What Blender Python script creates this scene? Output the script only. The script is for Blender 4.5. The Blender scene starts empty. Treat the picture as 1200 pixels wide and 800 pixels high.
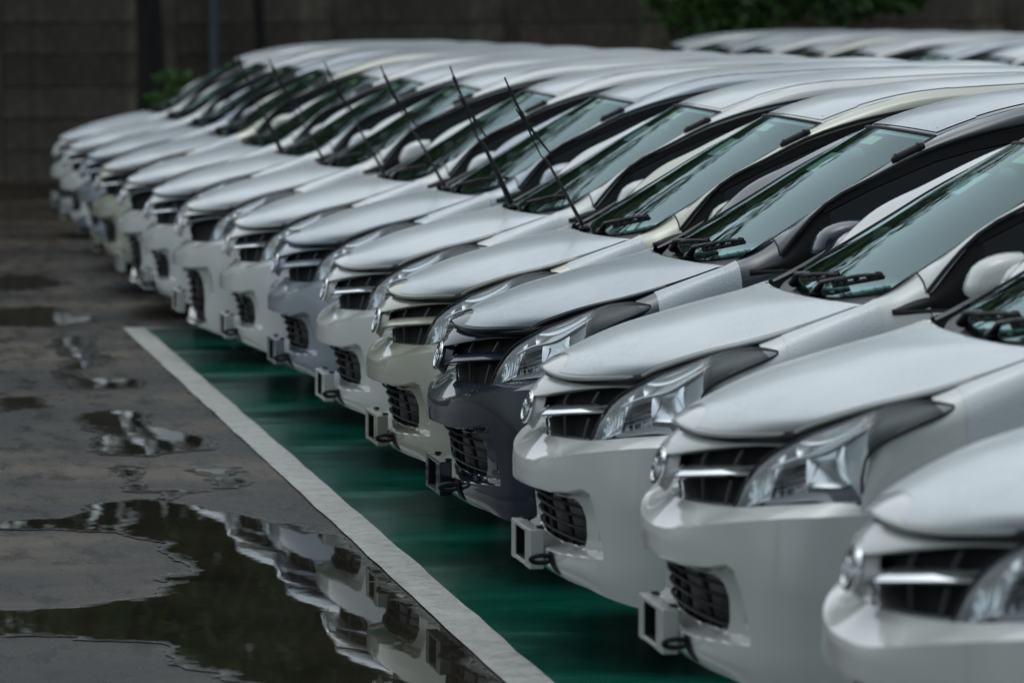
import bpy, bmesh, math, random
import numpy as np
from mathutils import Vector, Matrix

R = math.radians
sc = bpy.context.scene
col = sc.collection
random.seed(7)
rng = np.random.default_rng(7)

# ------------------------------------------------------------------ camera
YAW, PITCH = math.atan(850 / 5500), math.atan(382 / 5500)
cam_d = bpy.data.cameras.new('camera')
cam = bpy.data.objects.new('camera', cam_d)
col.objects.link(cam)
cam.location = (-2.40, 0.0, 2.03)
fw = Vector((math.sin(YAW) * math.cos(PITCH), math.cos(YAW) * math.cos(PITCH), -math.sin(PITCH)))
cam.rotation_euler = fw.to_track_quat('-Z', 'Y').to_euler()
cam_d.sensor_width = 36.0
cam_d.lens = 165.0
cam_d.clip_start = 0.5
cam_d.clip_end = 1500
cam_d.dof.use_dof = True
cam_d.dof.focus_distance = 17.2
cam_d.dof.aperture_fstop = 3.9
sc.camera = cam

# ------------------------------------------------------------------ sky, sun, exposure
SUN_EL, SUN_AZ = R(66), R(-20)
w = bpy.data.worlds.new('World')
sc.world = w
w.use_nodes = True
nt = w.node_tree
bg = nt.nodes['Background']
sky = nt.nodes.new('ShaderNodeTexSky')
sky.sky_type = 'NISHITA'
sky.sun_disc = False
sky.sun_elevation = SUN_EL
sky.sun_rotation = SUN_AZ
sky.air_density = 1.0
sky.dust_density = 3.0
hsv = nt.nodes.new('ShaderNodeHueSaturation')
hsv.inputs['Saturation'].default_value = 0.30      # overcast: the blue is mostly washed out
nt.links.new(sky.outputs[0], hsv.inputs['Color'])
cool = nt.nodes.new('ShaderNodeMix')               # even grey cloud, slightly cool
cool.data_type = 'RGBA'
cool.blend_type = 'MULTIPLY'
cool.inputs[0].default_value = 1.0
cool.inputs[7].default_value = (.90, 1.0, 1.035, 1)
nt.links.new(hsv.outputs[0], cool.inputs[6])
nt.links.new(cool.outputs[2], bg.inputs['Color'])
bg.inputs['Strength'].default_value = 0.14
sun_d = bpy.data.lights.new('sun', 'SUN')
sun_d.energy = 0.5
sun_d.angle = R(120)
sun_d.color = (1.0, 0.985, 0.96)
sun = bpy.data.objects.new('sun', sun_d)
col.objects.link(sun)
sdir = Vector((math.sin(SUN_AZ) * math.cos(SUN_EL), math.cos(SUN_AZ) * math.cos(SUN_EL), math.sin(SUN_EL)))
sun.rotation_euler = (-sdir).to_track_quat('-Z', 'Y').to_euler()
sun.location = (0, 0, 30)
sc.view_settings.view_transform = 'Standard'
sc.view_settings.look = 'None'
sc.view_settings.exposure = -0.08
sc.view_settings.gamma = 1.0
sc.cycles.max_bounces = 8
sc.cycles.transparent_max_bounces = 16
sc.cycles.use_denoising = True

# ------------------------------------------------------------------ material helpers
def new_mat(name):
    m = bpy.data.materials.new(name)
    m.use_nodes = True
    return m, m.node_tree, m.node_tree.nodes['Principled BSDF']

def N(t, kind, **kw):
    n = t.nodes.new(kind)
    for k, v in kw.items():
        if k.startswith('i_'):
            n.inputs[k[2:].replace('_', ' ')].default_value = v
        else:
            setattr(n, k, v)
    return n

def L(t, a, b):
    t.links.new(a, b)

def noise(t, scale, detail=4, rough=.55, vec=None, coord='Object', stretch=None):
    tc = N(t, 'ShaderNodeTexCoord')
    n = N(t, 'ShaderNodeTexNoise')
    n.inputs['Scale'].default_value = scale
    n.inputs['Detail'].default_value = detail
    n.inputs['Roughness'].default_value = rough
    src = tc.outputs[coord]
    if stretch:
        mp = N(t, 'ShaderNodeMapping')
        mp.inputs['Scale'].default_value = stretch
        L(t, src, mp.inputs[0])
        src = mp.outputs[0]
    L(t, src, n.inputs['Vector'])
    return n.outputs['Fac']

def ramp(t, fac, stops):
    r = N(t, 'ShaderNodeValToRGB')
    e = r.color_ramp.elements
    while len(e) < len(stops):
        e.new(.5)
    for k, (p, c) in enumerate(stops):
        e[k].position = p
        e[k].color = c if len(c) == 4 else (*c, 1)
    L(t, fac, r.inputs[0])
    return r.outputs[0]

def g(v):
    return (v, v, v, 1)

def bump(t, bs, height, strength, dist):
    b = N(t, 'ShaderNodeBump')
    b.inputs['Strength'].default_value = strength
    b.inputs['Distance'].default_value = dist
    L(t, height, b.inputs['Height'])
    L(t, b.outputs[0], bs.inputs['Normal'])

def mat_simple(name, c, rough=.5, metal=0, coat=0, spec=.5, var=0.0, vscale=20):
    m, t, b = new_mat(name)
    b.inputs['Base Color'].default_value = (*c, 1)
    b.inputs['Roughness'].default_value = rough
    b.inputs['Metallic'].default_value = metal
    b.inputs['Coat Weight'].default_value = coat
    b.inputs['Specular IOR Level'].default_value = spec
    if var:
        n = noise(t, vscale)
        L(t, ramp(t, n, [(.3, tuple(x * (1 - var) for x in c)), (.7, tuple(min(1, x * (1 + var)) for x in c))]), b.inputs['Base Color'])
        rr = N(t, 'ShaderNodeMapRange')
        L(t, n, rr.inputs[0])
        rr.inputs[3].default_value = max(0, rough - .12)
        rr.inputs[4].default_value = min(1, rough + .12)
        L(t, rr.outputs[0], b.inputs['Roughness'])
    return m

def droplets(t, b, strength=.5, scale=95):
    """rain beads standing on the surface, in patches"""
    tc = N(t, 'ShaderNodeTexCoord')
    v = N(t, 'ShaderNodeTexVoronoi')
    v.inputs['Scale'].default_value = scale
    v.inputs['Randomness'].default_value = 1
    L(t, tc.outputs['Object'], v.inputs['Vector'])
    patch_n = noise(t, 5.5, 3)
    pm = N(t, 'ShaderNodeMapRange', clamp=True)
    L(t, patch_n, pm.inputs[0])
    pm.inputs[1].default_value = .40
    pm.inputs[2].default_value = .62
    h = N(t, 'ShaderNodeMapRange', clamp=True)
    L(t, v.outputs['Distance'], h.inputs[0])
    h.inputs[1].default_value = .42
    h.inputs[2].default_value = .12
    mu = N(t, 'ShaderNodeMath', operation='MULTIPLY')
    L(t, h.outputs[0], mu.inputs[0])
    L(t, pm.outputs[0], mu.inputs[1])
    bump(t, b, mu.outputs[0], strength, .004)
    return mu.outputs[0]

M = {}
# car paint: colour from the object's own colour, alpha = metallic share
m, t, b = new_mat('car_paint')
oi = N(t, 'ShaderNodeObjectInfo')
n = noise(t, 3.0, 5)
mx = N(t, 'ShaderNodeMix', data_type='RGBA', blend_type='MULTIPLY')
mx.inputs[0].default_value = 1
L(t, oi.outputs['Color'], mx.inputs[6])
L(t, ramp(t, n, [(.3, g(.94)), (.7, g(1.0))]), mx.inputs[7])
L(t, mx.outputs[2], b.inputs['Base Color'])
L(t, oi.outputs['Alpha'], b.inputs['Metallic'])
b.inputs['Roughness'].default_value = .38
b.inputs['Specular IOR Level'].default_value = .08
b.inputs['Coat Weight'].default_value = 1
b.inputs['Coat Roughness'].default_value = .03
M['paint'] = m
# protective film on bonnet, wings and roof
m, t, b = new_mat('transport_film')
n = noise(t, 2.2, 5)
oi = N(t, 'ShaderNodeObjectInfo')
mx = N(t, 'ShaderNodeMix', data_type='RGBA', blend_type='MULTIPLY')
mx.inputs[0].default_value = 1
L(t, ramp(t, n, [(.3, (.585, .63, .655)), (.7, (.655, .695, .715))]), mx.inputs[6])
L(t, oi.outputs['Color'], mx.inputs[7])
L(t, mx.outputs[2], b.inputs['Base Color'])
b.inputs['Roughness'].default_value = .26
b.inputs['Coat Weight'].default_value = .4
b.inputs['Coat Roughness'].default_value = .12
droplets(t, b, .5, 125)
M['film'] = m
M['black'] = mat_simple('black_plastic', (.012, .012, .013), .45, var=.25)
M['gloss_black'] = mat_simple('gloss_black_plastic', (.008, .008, .009), .12, coat=.6, var=.15)
M['rubber'] = mat_simple('rubber', (.016, .016, .017), .7, var=.3)
M['chrome'] = mat_simple('chrome', (.80, .82, .84), .07, 1)
M['satin'] = mat_simple('satin_silver', (.55, .57, .58), .28, 1, var=.08)
M['smoke'] = mat_simple('smoke_grey_housing', (.04, .043, .046), .22, 0, coat=.7, var=.1)
M['lamp_grey'] = mat_simple('lamp_bowl_grey', (.62, .65, .67), .35, .1, var=.1)
M['lamp_bright'] = mat_simple('lamp_bright', (.92, .94, .95), .12, .8)
M['tail_grey'] = mat_simple('lamp_tail_grey', (.03, .033, .036), .35, 0, coat=.2, var=.1)
M['divider'] = mat_simple('grey_divider', (.09, .093, .097), .4, var=.1)
M['white_trim'] = mat_simple('white_trim', (.75, .77, .78), .2, 0, coat=.5)
M['matte_black'] = mat_simple('matte_black_trim', (.010, .010, .011), .6, spec=.2, var=.2)
M['amber'] = mat_simple('amber_bulb', (.65, .22, .12), .15, coat=1)
M['red_lens'] = mat_simple('red_lens', (.35, .01, .01), .1, coat=1)
M['rim'] = mat_simple('alloy', (.42, .43, .44), .3, 1, var=.08)
M['dash'] = mat_simple('dash_plastic', (.055, .055, .058), .6, var=.15)
M['seat'] = mat_simple('seat_cloth', (.20, .19, .17), .75, var=.15)
M['plastic_wrap'] = mat_simple('seat_plastic_wrap', (.50, .54, .53), .18, coat=.8, var=.15, vscale=9)
M['under'] = mat_simple('underbody', (.01, .01, .01), .8, var=.3)
M['paper'] = mat_simple('paper', (.50, .48, .47), .6, var=.06)
M['yellow_paper'] = mat_simple('yellow_paper', (.60, .54, .30), .5, var=.06)

def mat_glass(name, tint, ior=1.5, rough=.0, veil=0.0, gloss=(.95, .97, .97, 1)):
    m, t, b = new_mat(name)
    t.nodes.remove(b)
    out = t.nodes['Material Output']
    lw = N(t, 'ShaderNodeFresnel')
    geo = N(t, 'ShaderNodeNewGeometry')
    # same reflectance from both faces of the pane
    inv = N(t, 'ShaderNodeMath', operation='DIVIDE')
    inv.inputs[0].default_value = 1.0
    inv.inputs[1].default_value = ior
    mi = N(t, 'ShaderNodeMix')
    L(t, geo.outputs['Backfacing'], mi.inputs[0])
    mi.inputs[2].default_value = ior
    L(t, inv.outputs[0], mi.inputs[3])
    L(t, mi.outputs[0], lw.inputs['IOR'])
    tr = N(t, 'ShaderNodeBsdfTransparent')
    tr.inputs[0].default_value = (*tint, 1)
    gl = N(t, 'ShaderNodeBsdfGlossy')
    gl.inputs['Roughness'].default_value = rough
    gl.inputs['Color'].default_value = gloss
    sm = N(t, 'ShaderNodeMixShader')
    L(t, lw.outputs[0], sm.inputs[0])
    under = tr.outputs[0]
    if veil:      # uneven pale diffuse layer over the pane
        df = N(t, 'ShaderNodeBsdfDiffuse')
        df.inputs[0].default_value = (.52, .62, .62, 1)
        vm = N(t, 'ShaderNodeMixShader')
        vn = N(t, 'ShaderNodeMapRange', clamp=True)
        L(t, noise(t, 4.0, 5), vn.inputs[0])
        vn.inputs[1].default_value = .3
        vn.inputs[2].default_value = .7
        vn.inputs[3].default_value = veil * .5
        vn.inputs[4].default_value = veil * 1.5
        L(t, vn.outputs[0], vm.inputs[0])
        L(t, under, vm.inputs[1])
        L(t, df.outputs[0], vm.inputs[2])
        under = vm.outputs[0]
    L(t, under, sm.inputs[1])
    L(t, gl.outputs[0], sm.inputs[2])
    L(t, sm.outputs[0], out.inputs[0])
    return m
M['glass'] = mat_glass('windscreen_glass', (.52, .74, .70), 1.5, .008, .012, (.74, .93, .94, 1))
M['tint_glass'] = mat_glass('tinted_side_glass', (.10, .12, .12), 1.5, .012)
M['tail_lens'] = mat_glass('dark_reflection_lens', (.55, .58, .60), 1.13, .03)  # dark tint put in for the dark reflection on the lamp's tail
M['lens'] = mat_glass('clear_lens', (.90, .93, .94), 1.24, .015)

# ------------------------------------------------------------------ mesh helpers  (a = metres behind the emblem, l = to the car's left, z = up)
def herm(ts, P, te):
    ts = np.asarray(ts, float)
    P = np.asarray(P, float)
    te = np.asarray(te, float)
    n = len(ts)
    if n == 2:
        k = ((te - ts[0]) / (ts[1] - ts[0]))[:, None]
        return P[0] * (1 - k) + P[1] * k
    d = np.zeros_like(P)
    h = np.diff(ts)
    s = np.diff(P, axis=0) / h[:, None]
    for i in range(1, n - 1):
        d[i] = (s[i - 1] * h[i] + s[i] * h[i - 1]) / (h[i - 1] + h[i])
    d[0] = 1.5 * s[0] - .5 * d[1]
    d[-1] = 1.5 * s[-1] - .5 * d[-2]
    i = np.clip(np.searchsorted(ts, te, side='right') - 1, 0, n - 2)
    hh = h[i][:, None]
    x = ((te - ts[i]) / h[i])[:, None]
    return ((1 + 2 * x) * (1 - x) ** 2) * P[i] + x * (1 - x) ** 2 * hh * d[i] + x * x * (3 - 2 * x) * P[i + 1] + x * x * (x - 1) * hh * d[i + 1]

def chord(net):
    d = np.linalg.norm(np.diff(net, axis=1), axis=2).mean(0) + 1e-5
    return np.concatenate([[0], np.cumsum(d)]) / d.sum()

def patch(net, nr, nc):
    """bicubic surface through a net of points (rows x columns x 3)"""
    net = np.asarray(net, float)
    tc = chord(net)
    tr = chord(net.transpose(1, 0, 2))
    A = np.stack([herm(tc, row, np.linspace(0, 1, nc)) for row in net])
    return np.stack([herm(tr, A[:, j], np.linspace(0, 1, nr)) for j in range(nc)], axis=1)

def sym(rows):
    """mirror half rows (starting at l = 0) to the full width"""
    out = []
    for r in rows:
        r = np.asarray(r, float)
        mrr = r[:0:-1].copy()
        mrr[:, 1] *= -1
        out.append(np.vstack([mrr, r]))
    return np.array(out)

class MB:
    def __init__(s):
        s.v, s.f = [], []
    def grid(s, P, keep=None, flip=False):
        P = np.asarray(P, float)
        r, c = P.shape[:2]
        o = len(s.v)
        s.v.extend(map(tuple, P.reshape(-1, 3)))
        for i in range(r - 1):
            for j in range(c - 1):
                if keep is None or keep[i, j]:
                    q = (o + i * c + j, o + i * c + j + 1, o + (i + 1) * c + j + 1, o + (i + 1) * c + j)
                    s.f.append(q[::-1] if flip else q)
        return s
    def box(s, lo, hi):
        o = len(s.v)
        for x in (lo[0], hi[0]):
            for y in (lo[1], hi[1]):
                for z in (lo[2], hi[2]):
                    s.v.append((x, y, z))
        for q in ((0, 1, 3, 2), (4, 6, 7, 5), (0, 4, 5, 1), (2, 3, 7, 6), (0, 2, 6, 4), (1, 5, 7, 3)):
            s.f.append(tuple(o + k for k in q))
        return s
    def tube(s, pts, rad, n=8, closed=False, flat=1.0):
        pts = [Vector(p) for p in pts]
        m = len(pts)
        if not hasattr(rad, '__len__'):
            rad = [rad] * m
        o = len(s.v)
        up = None
        for i, p in enumerate(pts):
            if closed:
                d = pts[(i + 1) % m] - pts[i - 1]
            else:
                d = pts[min(i + 1, m - 1)] - pts[max(i - 1, 0)]
            d.normalize()
            if up is None:
                up = Vector((0, 0, 1)) if abs(d.z) < .9 else Vector((0, 1, 0))
            x = d.cross(up).normalized()
            up = x.cross(d).normalized()
            for k in range(n):
                a = 2 * math.pi * k / n
                s.v.append(tuple(p + x * math.cos(a) * rad[i] + up * math.sin(a) * rad[i] * flat))
        for i in range(m if closed else m - 1):
            i2 = (i + 1) % m
            for k in range(n):
                k2 = (k + 1) % n
                s.f.append((o + i * n + k, o + i * n + k2, o + i2 * n + k2, o + i2 * n + k))
        if not closed:
            s.f.append(tuple(o + k for k in range(n))[::-1])
            s.f.append(tuple(o + (m - 1) * n + k for k in range(n)))
        return s
    def ball(s, c, r, n=12, k=8):
        P = []
        for i in range(k + 1):
            th = math.pi * i / k
            P.append([(c[0] + r[0] * math.sin(th) * math.cos(2 * math.pi * j / n), c[1] + r[1] * math.sin(th) * math.sin(2 * math.pi * j / n), c[2] + r[2] * math.cos(th)) for j in range(n + 1)])
        return s.grid(np.array(P))
    def lathe(s, prof, c, n=40):
        """profile (offset along the l axis, radius) spun about the l axis through c"""
        P = [[(c[0] + rr * math.cos(2 * math.pi * j / n), c[1] + y, c[2] + rr * math.sin(2 * math.pi * j / n)) for j in range(n + 1)] for y, rr in prof]
        return s.grid(np.array(P))
    def mirror(s):
        q = MB()
        q.v = [(a, -l, z) for a, l, z in s.v]
        q.f = [f[::-1] for f in s.f]
        return q
    def mesh(s, name, mat, smooth=True, merge=True, sharp=40, frame='car'):
        me = bpy.data.meshes.new(name)
        v = [(a, -l, z) for a, l, z in s.v] if frame == 'car' else s.v
        me.from_pydata(v, [], s.f)
        bm = bmesh.new()
        bm.from_mesh(me)
        if merge:
            bmesh.ops.remove_doubles(bm, verts=bm.verts, dist=1e-5)
            bmesh.ops.dissolve_degenerate(bm, dist=1e-6, edges=bm.edges)
            bmesh.ops.recalc_face_normals(bm, faces=bm.faces)
        loose = [x for x in bm.verts if not x.link_faces]
        bmesh.ops.delete(bm, geom=loose, context='VERTS')
        if smooth:
            for f in bm.faces:
                f.smooth = True
            for e in bm.edges:
                if len(e.link_faces) == 2 and e.calc_face_angle(0) > R(sharp):
                    e.smooth = False
        bm.to_mesh(me)
        bm.free()
        me.materials.append(mat)
        return me

def smooth01(x):
    x = np.clip(x, 0, 1)
    return x * x * (3 - 2 * x)

def sd_poly(px, py, poly):
    """signed distance to a polygon (negative inside)"""
    px, py = np.asarray(px, float), np.asarray(py, float)
    d = np.full(px.shape, 1e9)
    inside = np.zeros(px.shape, bool)
    n = len(poly)
    for i in range(n):
        ax, ay = poly[i]
        bx, by = poly[(i + 1) % n]
        ex, ey = bx - ax, by - ay
        wx, wy = px - ax, py - ay
        k = np.clip((wx * ex + wy * ey) / (ex * ex + ey * ey + 1e-12), 0, 1)
        d = np.minimum(d, np.hypot(wx - ex * k, wy - ey * k))
        c = (ay > py) != (by > py)
        with np.errstate(divide='ignore', invalid='ignore'):
            xi = ax + (py - ay) * ex / (ey if ey else 1e-12)
        inside ^= c & (px < xi)
    return np.where(inside, -d, d)

def skirt(P, down, inward=0.0):
    """wrap the border of a grid down by `down`, so that the panel gets an edge"""
    c = P.reshape(-1, 3).mean(0)
    ring = [P[0, j] for j in range(P.shape[1])] + [P[i, -1] for i in range(1, P.shape[0])] + [P[-1, j] for j in range(P.shape[1] - 2, -1, -1)] + [P[i, 0] for i in range(P.shape[0] - 2, -1, -1)]
    ring = np.array(ring)
    dv = c - ring
    dv[:, 2] = 0
    dv /= np.linalg.norm(dv, axis=1)[:, None] + 1e-9
    out = [ring]
    for fo, fd in ((-.25, .30), (-.15, .65), (.3, .9), (1.0, 1.0)):
        q = ring + dv * inward * fo
        q[:, 2] -= down * fd
        out.append(q)
    return np.stack(out)

# ------------------------------------------------------------------ the ground
def link(name, me, parent=None, loc=None):
    o = bpy.data.objects.new(name, me)
    col.objects.link(o)
    if parent is not None:
        o.parent = parent
    if loc is not None:
        o.location = loc
    return o

def structure(o):
    o['kind'] = 'structure'
    return o

m, t, b = new_mat('wet_asphalt')
big = noise(t, .75, 6, .62, stretch=(.55, 1.0, 1))
fine = noise(t, 55, 6, .7)
mid = noise(t, 4.5, 6, .65, stretch=(1.5, .5, 1))
c1 = ramp(t, big, [(.33, (.008, .0066, .0055)), (.45, (.021, .0170, .0138)), (.53, (.046, .0350, .0250)), (.63, (.095, .071, .047))])
mx = N(t, 'ShaderNodeMix', data_type='RGBA', blend_type='MULTIPLY')
mx.inputs[0].default_value = 1
L(t, c1, mx.inputs[6])
L(t, ramp(t, fine, [(.25, g(.45)), (.55, g(1.0)), (.8, g(1.35))]), mx.inputs[7])
mx2 = N(t, 'ShaderNodeMix', data_type='RGBA', blend_type='MULTIPLY')
mx2.inputs[0].default_value = 1
L(t, mx.outputs[2], mx2.inputs[6])
L(t, ramp(t, mid, [(.3, g(.55)), (.6, g(1.1))]), mx2.inputs[7])
L(t, mx2.outputs[2], b.inputs['Base Color'])
L(t, ramp(t, mid, [(.32, g(.08)), (.47, g(.30)), (.65, g(.5))]), b.inputs['Roughness'])
b.inputs['Specular IOR Level'].default_value = .11
bump(t, b, fine, .5, .006)
M['asphalt'] = m

m, t, b = new_mat('green_bay_paint')
big = noise(t, 1.1, 5, .6, stretch=(.5, 1.6, 1))
fine = noise(t, 45, 5, .7)
mid = noise(t, 7, 6, .65)
mx = N(t, 'ShaderNodeMix', data_type='RGBA', blend_type='MULTIPLY')
mx.inputs[0].default_value = 1
L(t, ramp(t, big, [(.3, (.002, .056, .037)), (.6, (.003, .100, .067)), (.75, (.004, .135, .092))]), mx.inputs[6])
L(t, ramp(t, mid, [(.28, g(.35)), (.42, g(.85)), (.7, g(1.1))]), mx.inputs[7])
L(t, mx.outputs[2], b.inputs['Base Color'])
L(t, ramp(t, big, [(.34, g(.04)), (.46, g(.10)), (.58, g(.24)), (.7, g(.40))]), b.inputs['Roughness'])
b.inputs['Specular IOR Level'].default_value = .2
bump(t, b, fine, .3, .003)
M['green'] = m

m, t, b = new_mat('worn_white_line')
n1 = noise(t, 9, 6, .7)
n2 = noise(t, 60, 5, .7)
ad = N(t, 'ShaderNodeMath', operation='MULTIPLY')
L(t, n1, ad.inputs[0])
L(t, n2, ad.inputs[1])
L(t, ramp(t, ad.outputs[0], [(.10, (.09, .085, .075)), (.19, (.29, .29, .268)), (.35, (.46, .46, .43))]), b.inputs['Base Color'])
b.inputs['Roughness'].default_value = .5
bump(t, b, n2, .4, .004)
M['line'] = m

m, t, b = new_mat('puddle_water')
at = N(t, 'ShaderNodeAttribute', attribute_name='depth')
n = noise(t, 1.5, 4)
br_ = noise(t, 16, 6, .7, stretch=(1, .5, 1))
sh = N(t, 'ShaderNodeMath', operation='MULTIPLY_ADD')      # depth + grit
L(t, br_, sh.inputs[0])
sh.inputs[1].default_value = .14
L(t, at.outputs['Fac'], sh.inputs[2])
shal = N(t, 'ShaderNodeMapRange', clamp=True)
L(t, sh.outputs[0], shal.inputs[0])
shal.inputs[1].default_value = .055
shal.inputs[2].default_value = .125
mx = N(t, 'ShaderNodeMix', data_type='RGBA')
L(t, shal.outputs[0], mx.inputs[0])
L(t, ramp(t, br_, [(.3, (.008, .0068, .0055)), (.65, (.046, .037, .028))]), mx.inputs[6])
L(t, ramp(t, n, [(.3, (.016, .0145, .011)), (.7, (.034, .029, .021))]), mx.inputs[7])
L(t, mx.outputs[2], b.inputs['Base Color'])
L(t, ramp(t, shal.outputs[0], [(0, g(.42)), (.5, g(.12)), (.85, g(.015))]), b.inputs['Roughness'])
b.inputs['IOR'].default_value = 1.36
rip = noise(t, 9, 2, .4, stretch=(1, .35, 1))
fine = noise(t, 60, 4, .7)
inv = N(t, 'ShaderNodeMath', operation='SUBTRACT')
inv.inputs[0].default_value = 1
L(t, shal.outputs[0], inv.inputs[1])
mu = N(t, 'ShaderNodeMath', operation='MULTIPLY')
L(t, fine, mu.inputs[0])
L(t, inv.outputs[0], mu.inputs[1])
ad = N(t, 'ShaderNodeMath', operation='MULTIPLY_ADD')
L(t, rip, ad.inputs[0])
ad.inputs[1].default_value = .10
L(t, mu.outputs[0], ad.inputs[2])
bump(t, b, ad.outputs[0], .4, .008)
M['water'] = m

me = MB().grid(np.array([[(x, y, 0) for x in np.linspace(-160, 240, 9)] for y in np.linspace(-120, 280, 9)])).mesh('ground', M['asphalt'], smooth=False, frame='world')
structure(link('ground', me))
ys = np.linspace(4.0, 30.30, 54)
me = MB().grid(np.array([[(x, y, .004) for x in np.linspace(-.112, 5.6, 6)] for y in ys])).mesh('bay_paint', M['green'], smooth=False, frame='world')
structure(link('bay_paint', me))
ys = np.linspace(4.0, 30.45, 90)
wob = .003 * np.sin(ys * 5.3) * np.cos(ys * 2.1) + .002 * rng.standard_normal(len(ys))
wob2 = .003 * np.sin(ys * 4.1 + 1) + .002 * rng.standard_normal(len(ys))
me = MB().grid(np.array([[(-.255 + a_, y, .007), (-.108 + b_, y, .007)] for y, a_, b_ in zip(ys, wob, wob2)])).mesh('line_marking', M['line'], smooth=False, frame='world')
structure(link('line_marking', me))
me = MB().grid(np.array([[(x, 30.30, .0075), (x, 30.44, .0075)] for x in np.linspace(-.10, 5.6, 20)])).mesh('line_marking', M['line'], smooth=False, frame='world')
structure(link('line_marking', me))

# puddles: outlines by marching squares over a field of traced pools + noise
PUD = {
 'main': [(-1.84, 18.88), (-1.57, 18.84), (-1.25, 19.02), (-1.12, 19.44), (-.87, 19.64), (-.74, 19.24), (-.30, 18.17), (-.262, 17.1), (-.262, 15.61), (-.262, 14.31), (-.262, 13.0), (-.9, 12.6), (-.95, 13.88), (-1.01, 14.31), (-1.15, 14.66), (-1.23, 15.08), (-1.49, 15.31), (-1.72, 15.43), (-2.1, 15.5), (-2.3, 15.8), (-1.93, 16.0), (-1.7, 15.97), (-1.36, 16.1), (-1.11, 16.33), (-1.01, 16.74), (-.96, 17.18), (-.96, 17.97), (-1.12, 18.39), (-1.58, 18.59), (-1.9, 18.57)],
 'b': [(-.92, 23.94), (-.8, 24.08), (-.54, 23.88), (-.65, 23.29), (-.56, 23.03), (-.46, 22.22), (-.49, 21.87), (-.78, 21.65), (-.93, 21.67), (-.94, 22.57)],
 'c': [(-.69, 29.7), (-.52, 29.68), (-.60, 27.21), (-.82, 26.9)],
 'd': [(-.9, 26.91), (-.88, 25.48), (-.53, 25.61), (-.52, 26.15), (-.72, 26.31)],
 'e': [(-.91, 21.09), (-.9, 20.01), (-.72, 20.16), (-.66, 19.86), (-.83, 19.6), (-.95, 20.12)],
 'g': [(-1.35, 25.0), (-1.1, 25.1), (-1.05, 24.4), (-1.3, 24.2)],
 'h': [(-.62, 20.9), (-.40, 21.0), (-.42, 20.2), (-.55, 20.1)],
 'k': [(-1.2, 36.5), (-.5, 36.8), (-.2, 35.6), (-.8, 34.8), (-1.3, 35.2)],
 'f': [(-1.16, 32.65), (-.59, 32.77), (-.36, 31.62), (-.71, 30.61), (-1.23, 31.02)],
}
from mathutils import noise as mnoise
def puddle(poly, amp):
    p = np.array(poly)
    lo, hi = p.min(0) - .25, p.max(0) + .25
    hx, hy = .022, .03
    xs = np.arange(lo[0], hi[0], hx)
    yy = np.arange(lo[1], hi[1], hy)
    X, Y = np.meshgrid(xs, yy)
    # wobble is anisotropic: pools lie streaked along the row
    NZ = np.array([[mnoise.fractal(Vector((x * 3.2, y * 1.3, 3.1)), 1.0, 2.1, 5) for x in xs] for y in yy])
    NZ2 = np.array([[mnoise.fractal(Vector((x * 4.5, y * 13.0, 7.7)), 1.0, 2.0, 3) for x in xs] for y in yy])
    F0 = sd_poly(X, Y, poly) + amp * NZ + .055 * NZ2 - .03
    F = np.maximum(F0, X + .262)
    mb = MB()
    dep = []
    for i in range(len(yy) - 1):
        for j in range(len(xs) - 1):
            q = [(i, j), (i, j + 1), (i + 1, j + 1), (i + 1, j)]
            vals = [F[k] for k in q]
            if min(vals) >= 0:
                continue
            pts = []
            for k in range(4):
                a_, b_ = q[k], q[(k + 1) % 4]
                fa, fb = vals[k], vals[(k + 1) % 4]
                if fa < 0:
                    pts.append((X[a_], Y[a_], -F0[a_]))
                if (fa < 0) != (fb < 0):
                    u = fa / (fa - fb)
                    pts.append((X[a_] + (X[b_] - X[a_]) * u, Y[a_] + (Y[b_] - Y[a_]) * u, max(0.0, -(F0[a_] * (1 - u) + F0[b_] * u))))
            if len(pts) >= 3:
                o = len(mb.v)
                mb.v.extend((x, y, .0035) for x, y, _ in pts)
                dep.extend(p_[2] for p_ in pts)
                mb.f.append(tuple(range(o, o + len(pts))))
    me = mb.mesh('puddle', M['water'], smooth=False, merge=False, frame='world')
    at_ = me.attributes.new('depth', 'FLOAT', 'POINT')
    at_.data.foreach_set('value', dep)
    structure(link('puddle', me))
for k, poly in PUD.items():
    puddle(poly, .10 if k == 'main' else .09)

# ------------------------------------------------------------------ the car, part by part (meshes shared by all the cars)
PARTS = []     # (name, mesh, parent index or None, painted, variants)
def part(name, mb, mat, parent=None, painted=False, var=None, label=None, **kw):
    me = mb if isinstance(mb, bpy.types.Mesh) else mb.mesh(name, M[mat], **kw)
    PARTS.append((name, me, parent, painted, var, label))
    return len(PARTS) - 1

def both(name, mb, mat, parents=(None, None), painted=False, var=None, **kw):
    i = part(name, mb, mat, parents[0], painted, var, **kw)
    j = part(name, mb.mirror(), mat, parents[1], painted, var, **kw)
    return i, j

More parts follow.
